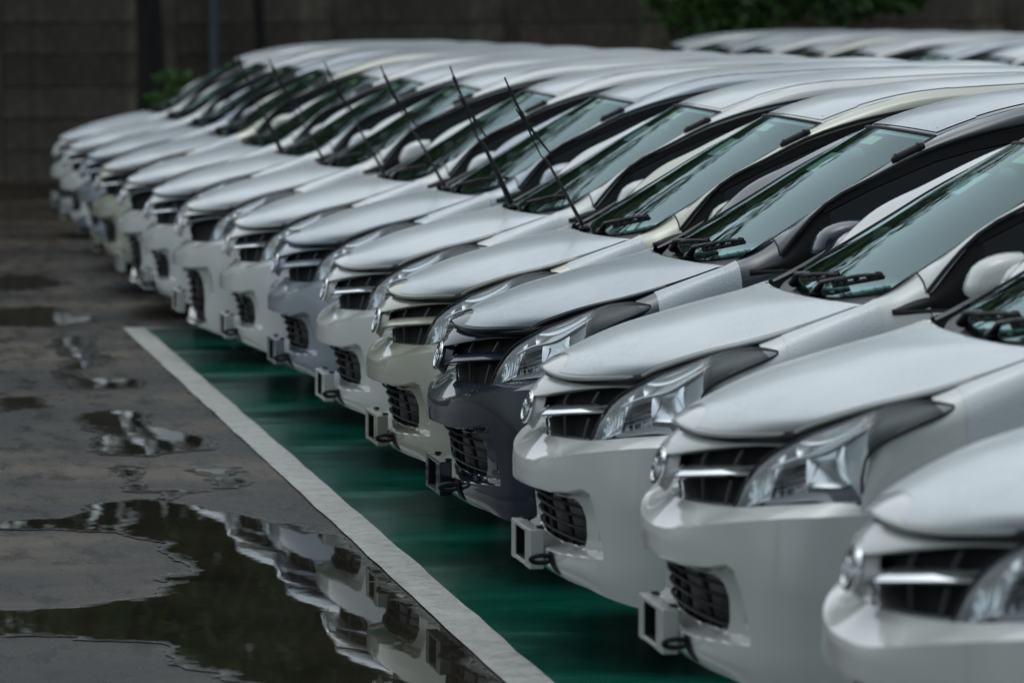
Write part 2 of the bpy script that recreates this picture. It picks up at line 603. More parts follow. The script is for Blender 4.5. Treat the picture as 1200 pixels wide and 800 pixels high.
# ---- bonnet
HC = [(.035, .906), (.070, .926), (.17, .964), (.30, 1.014), (.45, 1.057), (.65, 1.106), (.845, 1.136)]
HE = [(.265, .470, .908), (.285, .503, .926), (.345, .568, .957), (.44, .628, .992), (.575, .672, 1.027), (.74, .687, 1.074), (.925, .686, 1.136)]
rows = []
for (ac, zc), (ae, le, ze) in zip(HC, HE):
    dip = .014 * max(0, 1 - (ac - .035) / .10)
    rows.append([(ac + (ae - ac) * f ** 2.1, le * f, zc + (ze - zc) * f ** 2.4 - dip * math.sin(math.pi * min(1, f * 1.05)) ** 1.5) for f in (0, .2, .4, .6, .8, .92, 1)])
HOOD = patch(sym(rows), 70, 90)
mb = MB().grid(HOOD)
mb.grid(skirt(HOOD, .017, .012))
hood = part('hood', mb, 'paint', painted=True, sharp=50)
def offset(P, d):
    du = np.gradient(P, axis=0)
    dv = np.gradient(P, axis=1)
    n_ = np.cross(du, dv)
    n_ /= np.linalg.norm(n_, axis=2)[:, :, None] + 1e-12
    s_ = np.sign((n_[:, :, 2]).mean()) or 1
    return P + n_ * s_ * d
def centers(P):
    return (P[:-1, :-1] + P[1:, :-1] + P[:-1, 1:] + P[1:, 1:]) / 4
HF = patch(sym(rows), 140, 180)
c = centers(HF)
keep = ((c[..., 1] - .01) / .165) ** 2 + ((c[..., 0] - .03) / .085) ** 2 > 1
edge = np.ones_like(keep)
edge[:1] = edge[-2:] = False
edge[:, :1] = edge[:, -1:] = False
part('protective_film', MB().grid(offset(HF, .002), keep & edge), 'film', hood)

lin = HOOD[2:-1, 2:-2].copy()
lin[..., 2] -= .030
part('hood_shade_sheet', MB().grid(lin), 'black', hood)  # black sheet under the hood, stands in for shade inside the gap
he = [(x + .006, y * .978, z - .028) for x, y, z in HOOD[:, -1]]
he_f = [(x + .026, y * .985, z - .022) for x, y, z in HOOD[0, ::3]]
part('hood_gap_shade', MB().tube(he, .011, 6).tube([(x, -y, z) for x, y, z in he], .011, 6).tube(he_f, .009, 6), 'black', hood)  # black tubes laid along the hood edge to draw the gap's shade

# ---- front bumper
BL = [0, .2, .37, .5, .62, .71, .77, .803, .815]
def row(a_, z_, l_=BL):
    z_ = [z_] * len(l_) if not hasattr(z_, '__len__') else z_
    return list(zip(a_, l_, z_))
LV = [
 row([.045, .05, .072, .10, .135, .185, .24, .315, .43], [.255, .255, .25, .245, .232, .218, .208, .20, .20]),
 row([.012, .018, .042, .074, .118, .168, .225, .305, .42], .30),
 row([.004, .012, .036, .070, .116, .166, .224, .305, .42], .38),
 row([-.010, -.002, .026, .064, .114, .166, .224, .305, .42], .46),
 row([-.041, -.029, .006, .052, .112, .166, .224, .305, .42], .53),
 row([-.043, -.031, .004, .052, .113, .170, .230, .312, .42], .575),
 row([-.038, -.026, .008, .058, .124, .190, .253, .331, .425], [.618, .624, .645, .667, .686, .700, .708, .714, .72]),
]
TOPL = [0, .2, .38, .5, .62, .70, .752, .786, .80]
TOP = row([.035, .060, .119, .158, .215, .27, .322, .380, .43], [.690, .693, .698, .712, .728, .740, .745, .745, .752], TOPL)
BUMP = patch(sym(LV), 120, 520)
def bumper(gr_poly, fog_poly, name_var, bottom_shift=0.0, extra=None):
    P = BUMP.copy()
    l_, z_ = np.abs(P[..., 1]), P[..., 2]
    d1 = sd_poly(l_, z_, fog_poly)
    d2 = sd_poly(l_, z_, gr_poly)
    rec = .052 * smooth01((.006 - d1) / .018)
    # deeper lamp pocket towards the outer end
    pk = sd_poly(l_, z_, [(.53, .40), (.585, .40), (.575, .50), (.545, .52)])
    rec += .03 * smooth01((.012 - pk) / .024)
    rec += .016 * smooth01((.003 - d2) / .010)
    P[..., 0] += rec
    P[..., 2] += bottom_shift * smooth01((.36 - z_) / .12)
    hole = d2 < -.007
    hole = hole[:-1, :-1] & hole[1:, :-1] & hole[:-1, 1:] & hole[1:, 1:]
    mb = MB().grid(P, ~hole)
    top = np.array(sym([LV[-1], TOP]))
    shelf = TOP[:]
    shelf = [(a_ + .07, l_ - .012 * (l_ > .6), zz + .004) for a_, l_, zz in TOP]
    mb.grid(patch(sym([LV[-1], TOP]), 14, 520))
    mb.grid(patch(sym([TOP, shelf]), 4, 520))
    # turned-under lower edge
    lowrow = [(a_ + .05, l_ * .97, zz - .004 + bottom_shift) for a_, l_, zz in LV[0]]
    lr0 = [(a_, l_, zz + bottom_shift) for a_, l_, zz in LV[0]]
    mb.grid(patch(sym([lr0, lowrow]), 3, 520))
    return part('bumper', mb, 'paint', painted=True, var=name_var, sharp=15)
GR_A = [(0, .524), (.34, .520), (.415, .514), (.440, .493), (.448, .46), (.442, .40), (.424, .368), (.37, .355), (.2, .350), (0, .348), (-.1, .348), (-.1, .524)]
FOG_A = [(-.1, .532), (.34, .532), (.47, .541), (.54, .556), (.572, .545), (.59, .50), (.615, .42), (.628, .358), (.5, .352), (.35, .345), (-.1, .338)]
GR_B = [(0, .535), (.33, .535), (.405, .52), (.425, .48), (.43, .36), (.41, .28), (.36, .258), (0, .252), (-.1, .252), (-.1, .535)]
FOG_B = [(-.1, .545), (.42, .545), (.60, .56), (.64, .50), (.655, .38), (.62, .30), (.5, .26), (-.1, .24)]
bumpA = bumper(GR_A, FOG_A, 'A')
bumpB = bumper(GR_B, FOG_B, 'B', -.05)
def base_a(l0, z0):
    P = BUMP
    half = P[:, 260:]
    i = np.argmin((half[..., 1] - abs(l0)) ** 2 + (half[..., 2] - z0) ** 2)
    return half.reshape(-1, 3)[i, 0]
for var, hw, z0, z1, zs in (('A', .455, .335, .535, (.385, .425, .463, .498)), ('B', .44, .235, .55, (.29, .335, .38, .425, .47, .51))):
    nt_ = [[(base_a(l0, .44) + .105 + .0 * zz, l0, zz) for l0 in np.linspace(-hw, hw, 25)] for zz in (z0, z1)]
    lg = part('lower_grille', MB().grid(patch(nt_, 4, 50)), 'black', var=var)
    for zz in zs:
        pts = [(base_a(l0, zz) + .060, l0, zz - .004 * (l0 / .38) ** 2) for l0 in np.linspace(-hw + .012, hw - .012, 33)]
        part('slat', MB().tube(pts, .0065, 6, flat=.7), 'matte_black', lg, var=var)
    for l0 in (-.25, 0, .25) if var == 'A' else (-.3, .3):
        part('strut', MB().tube([(base_a(l0, zz) + .075, l0, zz) for zz in np.linspace(z0 + .01, z1 - .01, 6)], .008, 6), 'black', lg, var=var)

# number-plate bracket: a box frame standing off the bumper, open in the middle
def bracket():
    mb = MB()
    f0, f1 = -.036, .010
    mb.box((f0, -.19, .272), (f1, -.125, .398))
    mb.box((f0, .085, .272), (f1, .19, .398))
    mb.box((f0 + .001, -.125, .384), (f1, .085, .397))
    mb.box((f0 + .001, -.125, .273), (f1, .085, .286))
    me = mb.mesh('plate_bracket', M['paint'], smooth=False, merge=False)
    bm = bmesh.new()
    bm.from_mesh(me)
    bmesh.ops.bevel(bm, geom=bm.edges[:], offset=.004, segments=2, affect='EDGES', profile=.5)
    for f in bm.faces:
        f.smooth = False
    bm.to_mesh(me)
    bm.free()
    return me
pb = part('plate_bracket', bracket(), None, painted=True)
mb = MB()
part('bracket_recess', MB().box((.000, -.124, .287), (.008, .084, .383)).box((-.030, -.1249, .2865), (.0, -.1225, .3835)).box((-.030, .0825, .2865), (.0, .0849, .3835)).box((-.030, -.122, .2862), (.0, .082, .2885)).box((-.030, -.122, .3815), (.0, .082, .3838)), 'matte_black', pb, smooth=False)
for dl in (-.165, -.135, .115, .15):
    part('screw', MB().lathe([(0, .0001), (0, .006), (.003, .006)], (0, 0, 0), 10).mesh('screw', M['rubber']) if False else MB().tube([(-.004 + .02 * k, dl, .398 + .0022) for k in (0, 1)], .0045, 6), 'rubber', pb)
th = MB().tube([(-.045 + .034 * (1 - math.cos(x)), .262 + .012 * math.sin(x), .313 + .013 * math.sin(x)) for x in np.linspace(0, 2 * math.pi, 21)[:-1]], .0078, 8, closed=True)
th.tube([(.02, .262, .312), (.04, .266, .311), (.085, .27, .311)], [.011, .012, .013], 8)
part('tow_hook', th, 'rubber', var='A')
sl = MB()
nt_ = [[(base_a(l0, zz) - .006, l0, zz) for l0 in (.250, .275, .300)] for zz in (.264, .29, .315, .338)]
nt_[0] = [(x + .003, y, z) for x, y, z in nt_[0]]
sl.grid(patch(nt_, 10, 6))
part('tow_hook_slot', sl, 'matte_black', var='A')

# ---- upper grille between the lamps
def gface(l0, zz):
    l0 = abs(l0)
    v = [.026 + .78 * l0 ** 2, .004 + 1.25 * l0 ** 2, .006 + 1.36 * l0 ** 2, .030 + 1.40 * l0 ** 2]
    return float(np.interp(zz, [.70, .78, .815, .865], v))
ls = np.linspace(-.405, .405, 61)
gr = part('grille', MB().grid(np.array([[(gface(l0, zz) + .045, l0, zz) for l0 in np.linspace(-.43, .43, 41)] for zz in np.linspace(.685, .905, 8)])), 'matte_black')
def band(lo, hi, lmax, bulge, back=.03, n=81):
    P = []
    L0 = np.linspace(-lmax, lmax, n)
    for k, (fz, da) in enumerate([(0, back), (.0, .002), (.06, -bulge * .9), (.22, -bulge), (.65, -bulge * .1), (.97, .014), (1, back)]):
        P.append([(gface(x, lo(abs(x)) + fz * (hi(abs(x)) - lo(abs(x)))) + da, x, lo(abs(x)) + fz * (hi(abs(x)) - lo(abs(x)))) for x in L0])
    return MB().grid(np.array(P))
strip = band(lambda x: .808 + .055 * smooth01(x / .40), lambda x: .880 - .010 * math.sin(math.pi * min(1, x / .4)) + .004 * (x / .4), .425, .014, .04)
part('grille_surround', strip, 'paint', gr, True, 'A')
midbar = lambda: band(lambda x: .735 + .046 * (x / .37), lambda x: float(np.interp(x, [0, .05, .15, .37], [.772, .780, .795, .815])), .385, .022, .03)
part('grille_bar', midbar(), 'chrome', gr, var='chrome')
part('grille_bar', midbar(), 'paint', gr, True, 'plain')
part('grille_surround', band(lambda x: .836 + .03 * smooth01(x / .40), lambda x: .872 + .010 * (x / .4), .425, .012, .04), 'paint', gr, True, 'B')
part('grille_bar', band(lambda x: .762 + .075 * smooth01(x / .40), lambda x: .808 + .048 * smooth01(x / .4), .415, .022, .03), 'chrome', gr, var='B')
for l0 in (-.29, -.18, .18, .29):
    for lo, hi in (((.70, .745), (.79, .84)) if True else ()):
        pass
    part('divider', MB().tube([(gface(l0, zz) + .030, l0 + .010 * (zz - .72) / .05 * (1 if l0 > 0 else -1), zz) for zz in (.695, .72, .762)], .0045, 6), 'divider', gr, var='A')
    if abs(l0) > .14:
        part('divider', MB().tube([(gface(l0, zz) + .030, l0 + .012 * (zz - .79) / .06 * (1 if l0 > 0 else -1), zz) for zz in (.785, .81, .845)], .0045, 6), 'divider', gr, var='A')
# emblem: three ovals
def oval(rx, rz, c, r, n=36, da=0):
    return MB().tube([(c[0] + da + .28 * (c[2] - .776 + rz * math.cos(x)), c[1] + rx * math.sin(x), c[2] + rz * math.cos(x)) for x in np.linspace(0, 2 * math.pi, n + 1)[:-1]], r, 8, closed=True)
ea = -.012
em = oval(.066, .047, (ea, 0, .776), .0065)
em2 = oval(.021, .043, (ea - .002, 0, .776), .0055)
em3 = oval(.043, .017, (ea - .003, 0, .797), .005)
for q in (em2, em3):
    o = len(em.v)
    em.v += q.v
    em.f += [tuple(o + k for k in f) for f in q.f]
part('emblem', em, 'chrome', gr)
bk = MB()
P = [[(ea + .007 + .28 * .051 * rr * math.cos(x) + .055 * max(0, rr - 1), .066 * rr * math.sin(x), .776 + .047 * rr * math.cos(x)) for x in np.linspace(0, 2 * math.pi, 33)] for rr in (0.001, .4, .8, 1.0, 1.08, 1.25, 1.5)]
part('emblem_backing', bk.grid(np.array(P)), 'paint', gr, True)

# ---- headlights
LU = [(.124, .374, .690), (.151, .400, .763), (.195, .441, .833), (.256, .492, .880), (.318, .560, .918), (.407, .632, .960), (.475, .666, .988), (.539, .692, 1.004), (.60, .738, 1.007), (.640, .770, 1.000)]
LD = [(.127, .386, .688), (.160, .500, .711), (.208, .600, .726), (.272, .703, .742), (.384, .789, .746), (.388, .803, .820), (.408, .808, .884), (.497, .808, .934), (.597, .797, .974), (.642, .779, .991)]
BG = [0, .012, .026, .040, .046, .030, .020, .012, .005, 0]
DR = [(-.95, .25, .15), (-.9, .3, .3), (-.8, .45, .4), (-.7, .55, .45), (-.6, .62, .5), (-.5, .65, .55), (-.4, .7, .6), (-.3, .72, .6), (-.2, .72, .6), (-.1, .7, .6)]
LU, LD, DR = map(np.array, (LU, LD, DR))
def lens_rows(scale=1.0):
    out = []
    for f in (0, .22, .5, .78, 1):
        k = 4 * f * (1 - f)
        out.append(LU * (1 - f) + LD * f + DR * (np.array(BG) * k * scale)[:, None])
    return np.array(out)
LENS = patch(lens_rows(), 40, 110)
lens_proud = LENS + np.array([-.002, .003, .002])
def bowl(depth, u0, u1, t0, t1, nr=26, nc=60):
    P = patch(lens_rows(), nr * 2 + 1, nc * 2 + 1)
    i0, i1 = int(t0 * nr * 2), int(t1 * nr * 2)
    j0, j1 = int(u0 * nc * 2), int(u1 * nc * 2)
    P = P[i0:i1 + 1, j0:j1 + 1].copy()
    uu = np.linspace(0, 1, P.shape[1])[None, :]
    tt = np.linspace(0, 1, P.shape[0])[:, None]
    w_ = np.minimum(1, 4 * tt * (1 - tt) * 1.7) * np.minimum(1, 4 * uu * (1 - uu) * 1.9)
    P += (.012 + depth * w_)[..., None] * np.array([.80, -.50, -.22])
    return P
hb = MB().grid(bowl(.085, .0, .70, 0, 1))
hl = both('headlight', hb, 'lamp_grey')
def piece(u0, u1, t0, t1, off, depth, skew=0.0, nr=14, nc=24):
    """a piece of the lamp's inside: lens shape set back by off, dished by depth"""
    P = patch(lens_rows(), 101, 201)
    out = np.zeros((nr, nc, 3))
    for i in range(nr):
        for j in range(nc):
            tt, uu = i / (nr - 1), j / (nc - 1)
            t_ = t0 + (t1 - t0) * tt
            u_ = u0 + (u1 - u0) * uu + skew * (tt - .5)
            x, y = np.clip(t_ * 100, 0, 99.99), np.clip(u_ * 200, 0, 199.99)
            q = P[int(x), int(y)] * (1 - x % 1) * (1 - y % 1) + P[int(x) + 1, int(y)] * (x % 1) * (1 - y % 1) + P[int(x), int(y) + 1] * (1 - x % 1) * (y % 1) + P[int(x) + 1, int(y) + 1] * (x % 1) * (y % 1)
            w_ = math.sin(math.pi * tt) ** .7 * math.sin(math.pi * uu) ** .7
            out[i, j] = q + np.array([.80, -.50, -.22]) * (off + depth * w_)
    return out
both('reflector', MB().grid(piece(.10, .30, .20, .86, .020, .030, -.10)), 'lamp_bright', hl)
for kk in range(7):
    q = piece(.10 + kk * .026, .102 + kk * .026, .25, .84, .017, .024, -.10)
    both('reflector_rib', MB().tube([tuple(x) for x in q[::3, 12]], .0022, 5), 'satin', hl)
both('projector_shroud', MB().grid(piece(.25, .42, .48, .86, .018, .020, -.10)), 'smoke', hl)
for kk in range(4):
    q = piece(.25, .42, .60 + kk * .075, .605 + kk * .075, .016, .016, 0)
    both('reflection_band', MB().tube([tuple(x) for x in q[7, ::3]], .0022, 5), 'satin', hl)  # silver bands drawn in as reflections across the dark shroud
for kk in range(4):
    q = piece(.24 + kk * .045, .242 + kk * .045, .78, .90, .014, 0, -.02)
    both('ledge_tooth', MB().tube([tuple(x) for x in q[::4, 12]], .0024, 5), 'white_trim', hl)
both('reflector_ledge', MB().grid(piece(.17, .44, .875, .975, .010, .004)), 'white_trim', hl)
both('reflector_wing', MB().grid(piece(.41, .56, .43, .80, .014, .012, -.05)), 'lamp_bright', hl)
both('outer_bowl', MB().grid(piece(.53, .68, .45, .95, .018, .025, .0)), 'lamp_grey', hl)
both('signal_reflector', MB().grid(piece(.40, .70, .06, .36, .014, .028)), 'lamp_bright', hl)
q = piece(.28, .71, .385, .40, .010, 0)
both('lamp_divider', MB().tube([tuple(x) for x in q[7]], .0045, 6), 'satin', hl)
pc = patch(lens_rows(), 41, 111)
both('signal_bulb', MB().ball(tuple(pc[12, 74] + np.array([.014, -.010, -.006])), (.012, .010, .008), 12, 8), 'amber', hl)
both('lamp_tail_housing', MB().grid(piece(.685, 1.0, 0, 1, .006, .006, .03)), 'tail_grey', hl)
both('lens', MB().grid(lens_proud[:, :78]), 'lens', hl)
both('lens_tail', MB().grid(lens_proud[:, 77:]), 'tail_lens', hl)
rim = [tuple(x) for x in LENS[0]] + [tuple(x) for x in LENS[1:-1, -1]] + [tuple(x) for x in LENS[-1][::-1]] + [tuple(x) for x in LENS[-2:0:-1, 0]]
both('lamp_gasket', MB().tube(rim, .0045, 6, closed=True), 'rubber', hl)

# ---- wing, doors, rear quarter: one net of the car's flank, cut into panels
#       columns along the car, rows from the shoulder down to the sill
FL = {   # a: [(l, z) ...] 8 rows
 .385: [(.770, .800), (.790, .785), (.800, .770), (.806, .74), (.812, .68), (.815, .55), (.812, .38), (.795, .24)],
 .46: [(.675, .985), (.745, .965), (.790, .925), (.808, .87), (.818, .77), (.822, .58), (.818, .40), (.800, .24)],
 .56: [(.685, 1.004), (.748, .986), (.797, .952), (.815, .90), (.825, .79), (.830, .60), (.826, .42), (.805, .24)],
 .70: [(.697, 1.054), (.758, 1.034), (.797, .998), (.818, .93), (.830, .82), (.836, .62), (.832, .43), (.810, .24)],
 .84: [(.700, 1.104), (.759, 1.090), (.797, 1.052), (.818, .97), (.830, .84), (.835, .63), (.830, .43), (.808, .24)],
 .94: [(.694, 1.140), (.758, 1.122), (.795, 1.080), (.816, .99), (.828, .85), (.832, .63), (.828, .43), (.806, .24)],
 1.03: [(.640, 1.182), (.735, 1.152), (.790, 1.100), (.814, 1.00), (.827, .86), (.831, .63), (.826, .43), (.805, .24)],
 1.12: [(.625, 1.236), (.745, 1.185), (.786, 1.120), (.812, 1.02), (.826, .87), (.830, .64), (.825, .43), (.805, .24)],
}
DOOR = [(.784, 1.122), (.796, 1.105), (.806, 1.07), (.816, 1.00), (.828, .87), (.832, .64), (.826, .43), (.805, .24)]
fen_cols = sorted(FL)
FEN = np.array([[(a_, FL[a_][r_][0], FL[a_][r_][1]) for a_ in fen_cols] for r_ in range(8)])
def arch_cut(P, ca, cz=.315, rad=.355):
    d = np.hypot(P[..., 0] - ca, P[..., 2] - cz)
    ins = d < rad
    keep = ~(ins[:-1, :-1] & ins[1:, :-1] & ins[:-1, 1:] & ins[1:, 1:])
    Q = P.copy()
    k = np.where(ins, rad / np.maximum(d, 1e-6), 1)
    near = ins & (d > rad - .03)
    Q[..., 0] = np.where(near, ca + (P[..., 0] - ca) * k, P[..., 0])
    Q[..., 2] = np.where(near, cz + (P[..., 2] - cz) * k, P[..., 2])
    # drop below the car floor, too
    return Q, keep
FP = patch(FEN, 170, 150)
lens_poly = [(x[0], x[2]) for x in LD[4:8]] + [(.605, .978), (.612, 1.1), (.30, 1.1), (.30, .70)]
FQ, keep = arch_cut(FP, .745)
c = centers(FP)
keep &= ~(sd_poly(c[..., 0], c[..., 2], lens_poly) < -.006)
mb = MB().grid(FQ, keep)
# arch lip
mb.tube([(.745 + .355 * math.cos(x), .828 - .004, .315 + .355 * math.sin(x)) for x in np.linspace(R(-8), R(188), 30)], .008, 6)
fen = both('fender', mb, 'paint', painted=True, sharp=50)
fm = (c[..., 0] > .668) & (c[..., 0] < .968) & (c[..., 2] > .86)
both('protective_film', MB().grid(offset(FP, .002) if offset(FP, .002)[20, 60, 1] > FP[20, 60, 1] else offset(FP, -.002), fm & keep), 'film', fen)

def flank(a0, a1, n, end=None):
    cols = np.linspace(a0, a1, 5)
    net = []
    for r_ in range(8):
        rr = []
        for a_ in cols:
            l_, z_ = DOOR[r_]
            z_ += .045 * smooth01((a_ - 1.12) / 2.6) * smooth01((z_ - .75) / .4)
            tuck = .06 * smooth01((a_ - 3.2) / .95) ** 1.5
            rr.append((a_, l_ - tuck, z_))
        net.append(rr)
    return patch(net, 90, n)
def door(name, a0, a1, n):
    P = flank(a0 + .004, a1 - .004, n)
    Q, kp = arch_cut(P, 3.40)
    mb = MB().grid(Q, kp)
    inn = Q[[0, -1]].copy()
    for e_ in (Q[:, [0]], Q[:, [-1]]):
        inner = e_.copy()
        inner[..., 1] -= .02
        mb.grid(np.concatenate([e_, inner], axis=1))
    ii = both(name, mb, 'paint', painted=True, sharp=50)
    return ii
fd = door('front_door', 1.12, 2.06, 60)
rd = door('rear_door', 2.06, 2.95, 60)
qp = door('quarter_panel', 2.95, 4.02, 80)
both('arch_lip', MB().tube([(3.40 + .355 * math.cos(x), .824, .315 + .355 * math.sin(x)) for x in np.linspace(R(-8), R(188), 30)], .008, 6), 'paint', qp, painted=True)
for dd, aa in ((fd, 1.92), (rd, 2.82)):
    hd = MB().tube([(aa - .09 + .2 * k, .838 + .022 * math.sin(math.pi * k), .93) for k in np.linspace(0, 1, 9)], .012, 8, flat=1.3)
    both('door_handle', hd, 'paint', dd, painted=True)
sk = MB().tube([(a_, .800, .25) for a_ in np.linspace(1.08, 3.06, 12)], .045, 8)
both('sill', sk, 'paint', painted=True)

# ---- pillars and roof rails
PI_ = [(1.115, .627, 1.232), (1.25, .606, 1.310), (1.46, .578, 1.440), (1.735, .538, 1.592), (1.86, .545, 1.640), (2.05, .566, 1.698), (2.60, .572, 1.748), (3.30, .562, 1.762), (3.86, .545, 1.735)]
PO_ = [(1.115, .752, 1.170), (1.28, .727, 1.352), (1.47, .702, 1.452), (1.70, .670, 1.553), (1.84, .664, 1.596), (2.03, .660, 1.636), (2.60, .655, 1.672), (3.30, .645, 1.664), (3.93, .625, 1.610)]
PI_, PO_ = np.array(PI_), np.array(PO_)
rowsP = []
for f, da, bl in ((0, .0, .0), (.3, 0, .012), (.65, 0, .018), (1, 0, 0), (1.12, 0, -.022)):
    q = PI_ * (1 - f) + PO_ * f
    q = q + np.array([0, .75, .6]) * bl
    rowsP.append(q)
PILL = patch(np.array(rowsP), 26, 120)
pil = both('side_rail', MB().grid(PILL), 'paint', painted=True, sharp=60)
jl = PILL[:, 0] + np.array([-.002, 0, .0])
both('pillar_joint', MB().tube([tuple(x) for x in jl[:20]], .003, 5), 'rubber', pil)
# drip channel line along the rail
both('rail_seal', MB().tube([tuple(x + np.array([0, .004, -.006])) for x in PILL[20, ::3]], .007, 6), 'rubber', pil)

# ---- roof
RC = [(1.655, 1.614), (1.76, 1.655), (2.05, 1.722), (2.60, 1.776), (3.30, 1.790), (3.80, 1.772), (3.97, 1.730)]
RE = [(1.735, .538, 1.592), (1.86, .545, 1.640), (2.05, .566, 1.698), (2.60, .572, 1.748), (3.30, .562, 1.762), (3.76, .549, 1.746), (3.86, .545, 1.735)]
rows = []
for (ac, zc), (ae, le, ze) in zip(RC, RE):
    rows.append([(ac + (ae - ac) * f ** 2, le * f, zc + (ze - zc) * f ** 2.2) for f in (0, .3, .6, .85, 1)])
ROOF = patch(sym(rows), 100, 60)
rf = part('roof', MB().grid(ROOF), 'paint', painted=True)
cR = centers(ROOF)
fm = (np.abs(cR[..., 1]) < .515 + .02 * np.sin(cR[..., 0] * 3))
fm[:1] = False
part('protective_film', MB().grid(offset(ROOF, .0025), fm), 'film', rf)

# ---- windscreen, cowl
def ws(f, k):
    """f = 0..1 from the middle to the pillar, k = 0 base .. 1 header"""
    ac, zc = .905 + .745 * k, 1.128 + .484 * k + .030 * k * (1 - k)
    ae = float(np.interp(k, [0, .3, .6, 1], [1.035, 1.25, 1.46, 1.735]))
    ze = float(np.interp(k, [0, .3, .6, 1], [1.178, 1.308, 1.438, 1.591]))
    le = float(np.interp(k, [0, .3, .6, 1], [.637, .606, .578, .538])) + .004
    return (ac + (ae - ac) * f ** 2.1, le * f, zc + (ze - zc) * f ** 2)
WS = patch(sym([[ws(f, k) for f in (0, .25, .5, .75, .92, 1)] for k in np.linspace(0, 1, 6)]), 60, 70)
wsp = part('windshield', MB().grid(WS), 'glass')
edge = [WS[0], WS[1], WS[2], WS[3]]
part('shade_band', MB().grid(offset(WS, -.004)[:5]), 'gloss_black', wsp)
part('shade_band', MB().grid(offset(WS, -.004)[-3:]), 'gloss_black', wsp)
part('shade_band', MB().grid(offset(WS, -.004)[:, :3]), 'gloss_black', wsp)
part('shade_band', MB().grid(offset(WS, -.004)[:, -3:]), 'gloss_black', wsp)
seal = [tuple(x) for x in WS[:, 0]] + [tuple(x) for x in WS[-1, 1:-1]] + [tuple(x) for x in WS[::-1, -1]]
part('windshield_seal', MB().tube(seal, .007, 6), 'rubber', wsp)
def on_ws(l0, k, d=-.006):
    """point just inside the glass"""
    f = abs(l0) / .58
    p = np.array(ws(f, k))
    p[1] = l0
    return p + np.array([-.5, 0, .85]) * d
def sheet(l0, l1, k0, k1):
    return MB().grid(np.array([[on_ws(x, k) for x in np.linspace(l0, l1, 7)] for k in np.linspace(k0, k1, 5)]))
part('paper_sheet', sheet(-.17, .03, .66, .80), 'paper', wsp)
part('paper_sticker', sheet(.05, .20, .885, .945), 'yellow_paper', wsp)
cw = []
for f in (0, .25, .5, .75, .92, 1):
    pass
cowl_rows = []
for k, (da, dz) in enumerate(((-.055, -.035), (-.03, -.020), (.005, -.004), (.03, .006))):
    cowl_rows.append([(ws(f, 0)[0] + da, ws(f, 0)[1] * (1 + .03 * (k < 2)), ws(f, 0)[2] + dz - .004) for f in (0, .25, .5, .75, .92, 1)])
cwl = part('cowl', MB().grid(patch(sym(cowl_rows), 10, 60)), 'black')
# triangular end covers of the cowl beside the pillars
both('cowl_end', MB().grid(patch([[(.93, .63, 1.128), (1.0, .645, 1.158), (1.10, .632, 1.222)], [(.935, .68, 1.131), (1.01, .668, 1.172), (1.115, .640, 1.236)]], 6, 14) + np.array([0, 0, .006])), 'black', (cwl, cwl))

# ---- wipers: lying (down) or lifted off the glass (up)
def wiper_down(l0, l1, k0, k1, lift=.022):
    n_ = np.array([-.52, 0, .85])
    q0 = np.array(ws(abs(l0) / .6, .0)) * [1, 0, 1] + [0, l0, 0] + n_ * .012
    q1 = np.array(ws(abs((l0 + l1) / 2) / .6, (k0 + k1) / 2)) * [1, 0, 1] + [0, (l0 + l1) / 2, 0] + n_ * (lift + .02)
    a_ = MB().tube([tuple(q0), tuple(q0 * .65 + q1 * .35 + n_ * .02), tuple(q1)], [.016, .012, .007], 8, flat=.7)
    a_.ball(tuple(q0), (.022, .024, .018), 10, 6)
    pts = []
    for s_ in np.linspace(0, 1, 13):
        lw_ = (l0 + .12) + (l1 - l0 - .12) * s_
        kk = k0 + (k1 - k0) * s_
        pts.append(np.array(ws(abs(lw_) / .6, kk)) * [1, 0, 1] + [0, lw_, 0] + n_ * lift)
    b_ = MB().tube([tuple(p) for p in pts], .008, 6)
    br = [tuple(p + n_ * (.010 + .010 * math.sin(math.pi * i / 12))) for i, p in enumerate(pts)]
    b_.tube(br, .0065, 6)
    for i in (1, 3, 6, 9, 11):
        p = pts[i]
        b_.box(tuple(p - np.array([.008, .012, .004])), tuple(p + np.array([.008, .012, .020])))
    return a_, b_
for l0, l1, k0, k1 in ((-.30, .20, .035, .085), (.13, .52, .03, .06)):
    a_, b_ = wiper_down(l0, l1, k0, k1)
    wi = part('wiper', a_, 'black', var='down' if l0 < 0 else None)
    part('wiper_blade', b_, 'rubber', wi, var='down' if l0 < 0 else None)
def wiper_up(lean):
    b0 = np.array([.905, -.28, 1.135])
    d = np.array([-math.sin(lean), 0.05, math.cos(lean)])
    d /= np.linalg.norm(d)
    s_ = np.array([math.cos(lean), 0, math.sin(lean)])
    a_ = MB().tube([tuple(b0 - d * .02), tuple(b0 + d * .02), tuple(b0 + d * .20), tuple(b0 + d * .33 - s_ * .004), tuple(b0 + d * .36 - s_ * .016), tuple(b0 + d * .46 - s_ * .012), tuple(b0 + d * .50 + s_ * .008)], [.017, .016, .011, .009, .005, .005, .006], 8, flat=.6)
    a_.ball(tuple(b0), (.026, .030, .020), 10, 6)
    pts = [b0 + d * (.34 + .385 * x) + s_ * (.026 - .02 * x - .018 * math.sin(math.pi * x)) for x in np.linspace(0, 1, 12)]
    b_ = MB().tube([tuple(p) for p in pts], [.0045] * 2 + [.006] * 8 + [.004] * 2, 6)
    for i in (3, 6, 9):
        b_.tube([tuple(pts[i] - d * .018), tuple(pts[i] + d * .018)], .0085, 6)
    b_.tube([tuple(pts[4] - s_ * .014 - d * .03), tuple(pts[5] - s_ * .008), tuple(pts[7] - s_ * .012)], .004, 5)
    return a_, b_
for nm, lean in (('up1', R(29)), ('up2', R(25)), ('up3', R(29))):
    a_, b_ = wiper_up(lean)
    wi = part('wiper', a_, 'black', var=nm)
    part('wiper_blade', b_, 'rubber', wi, var=nm)

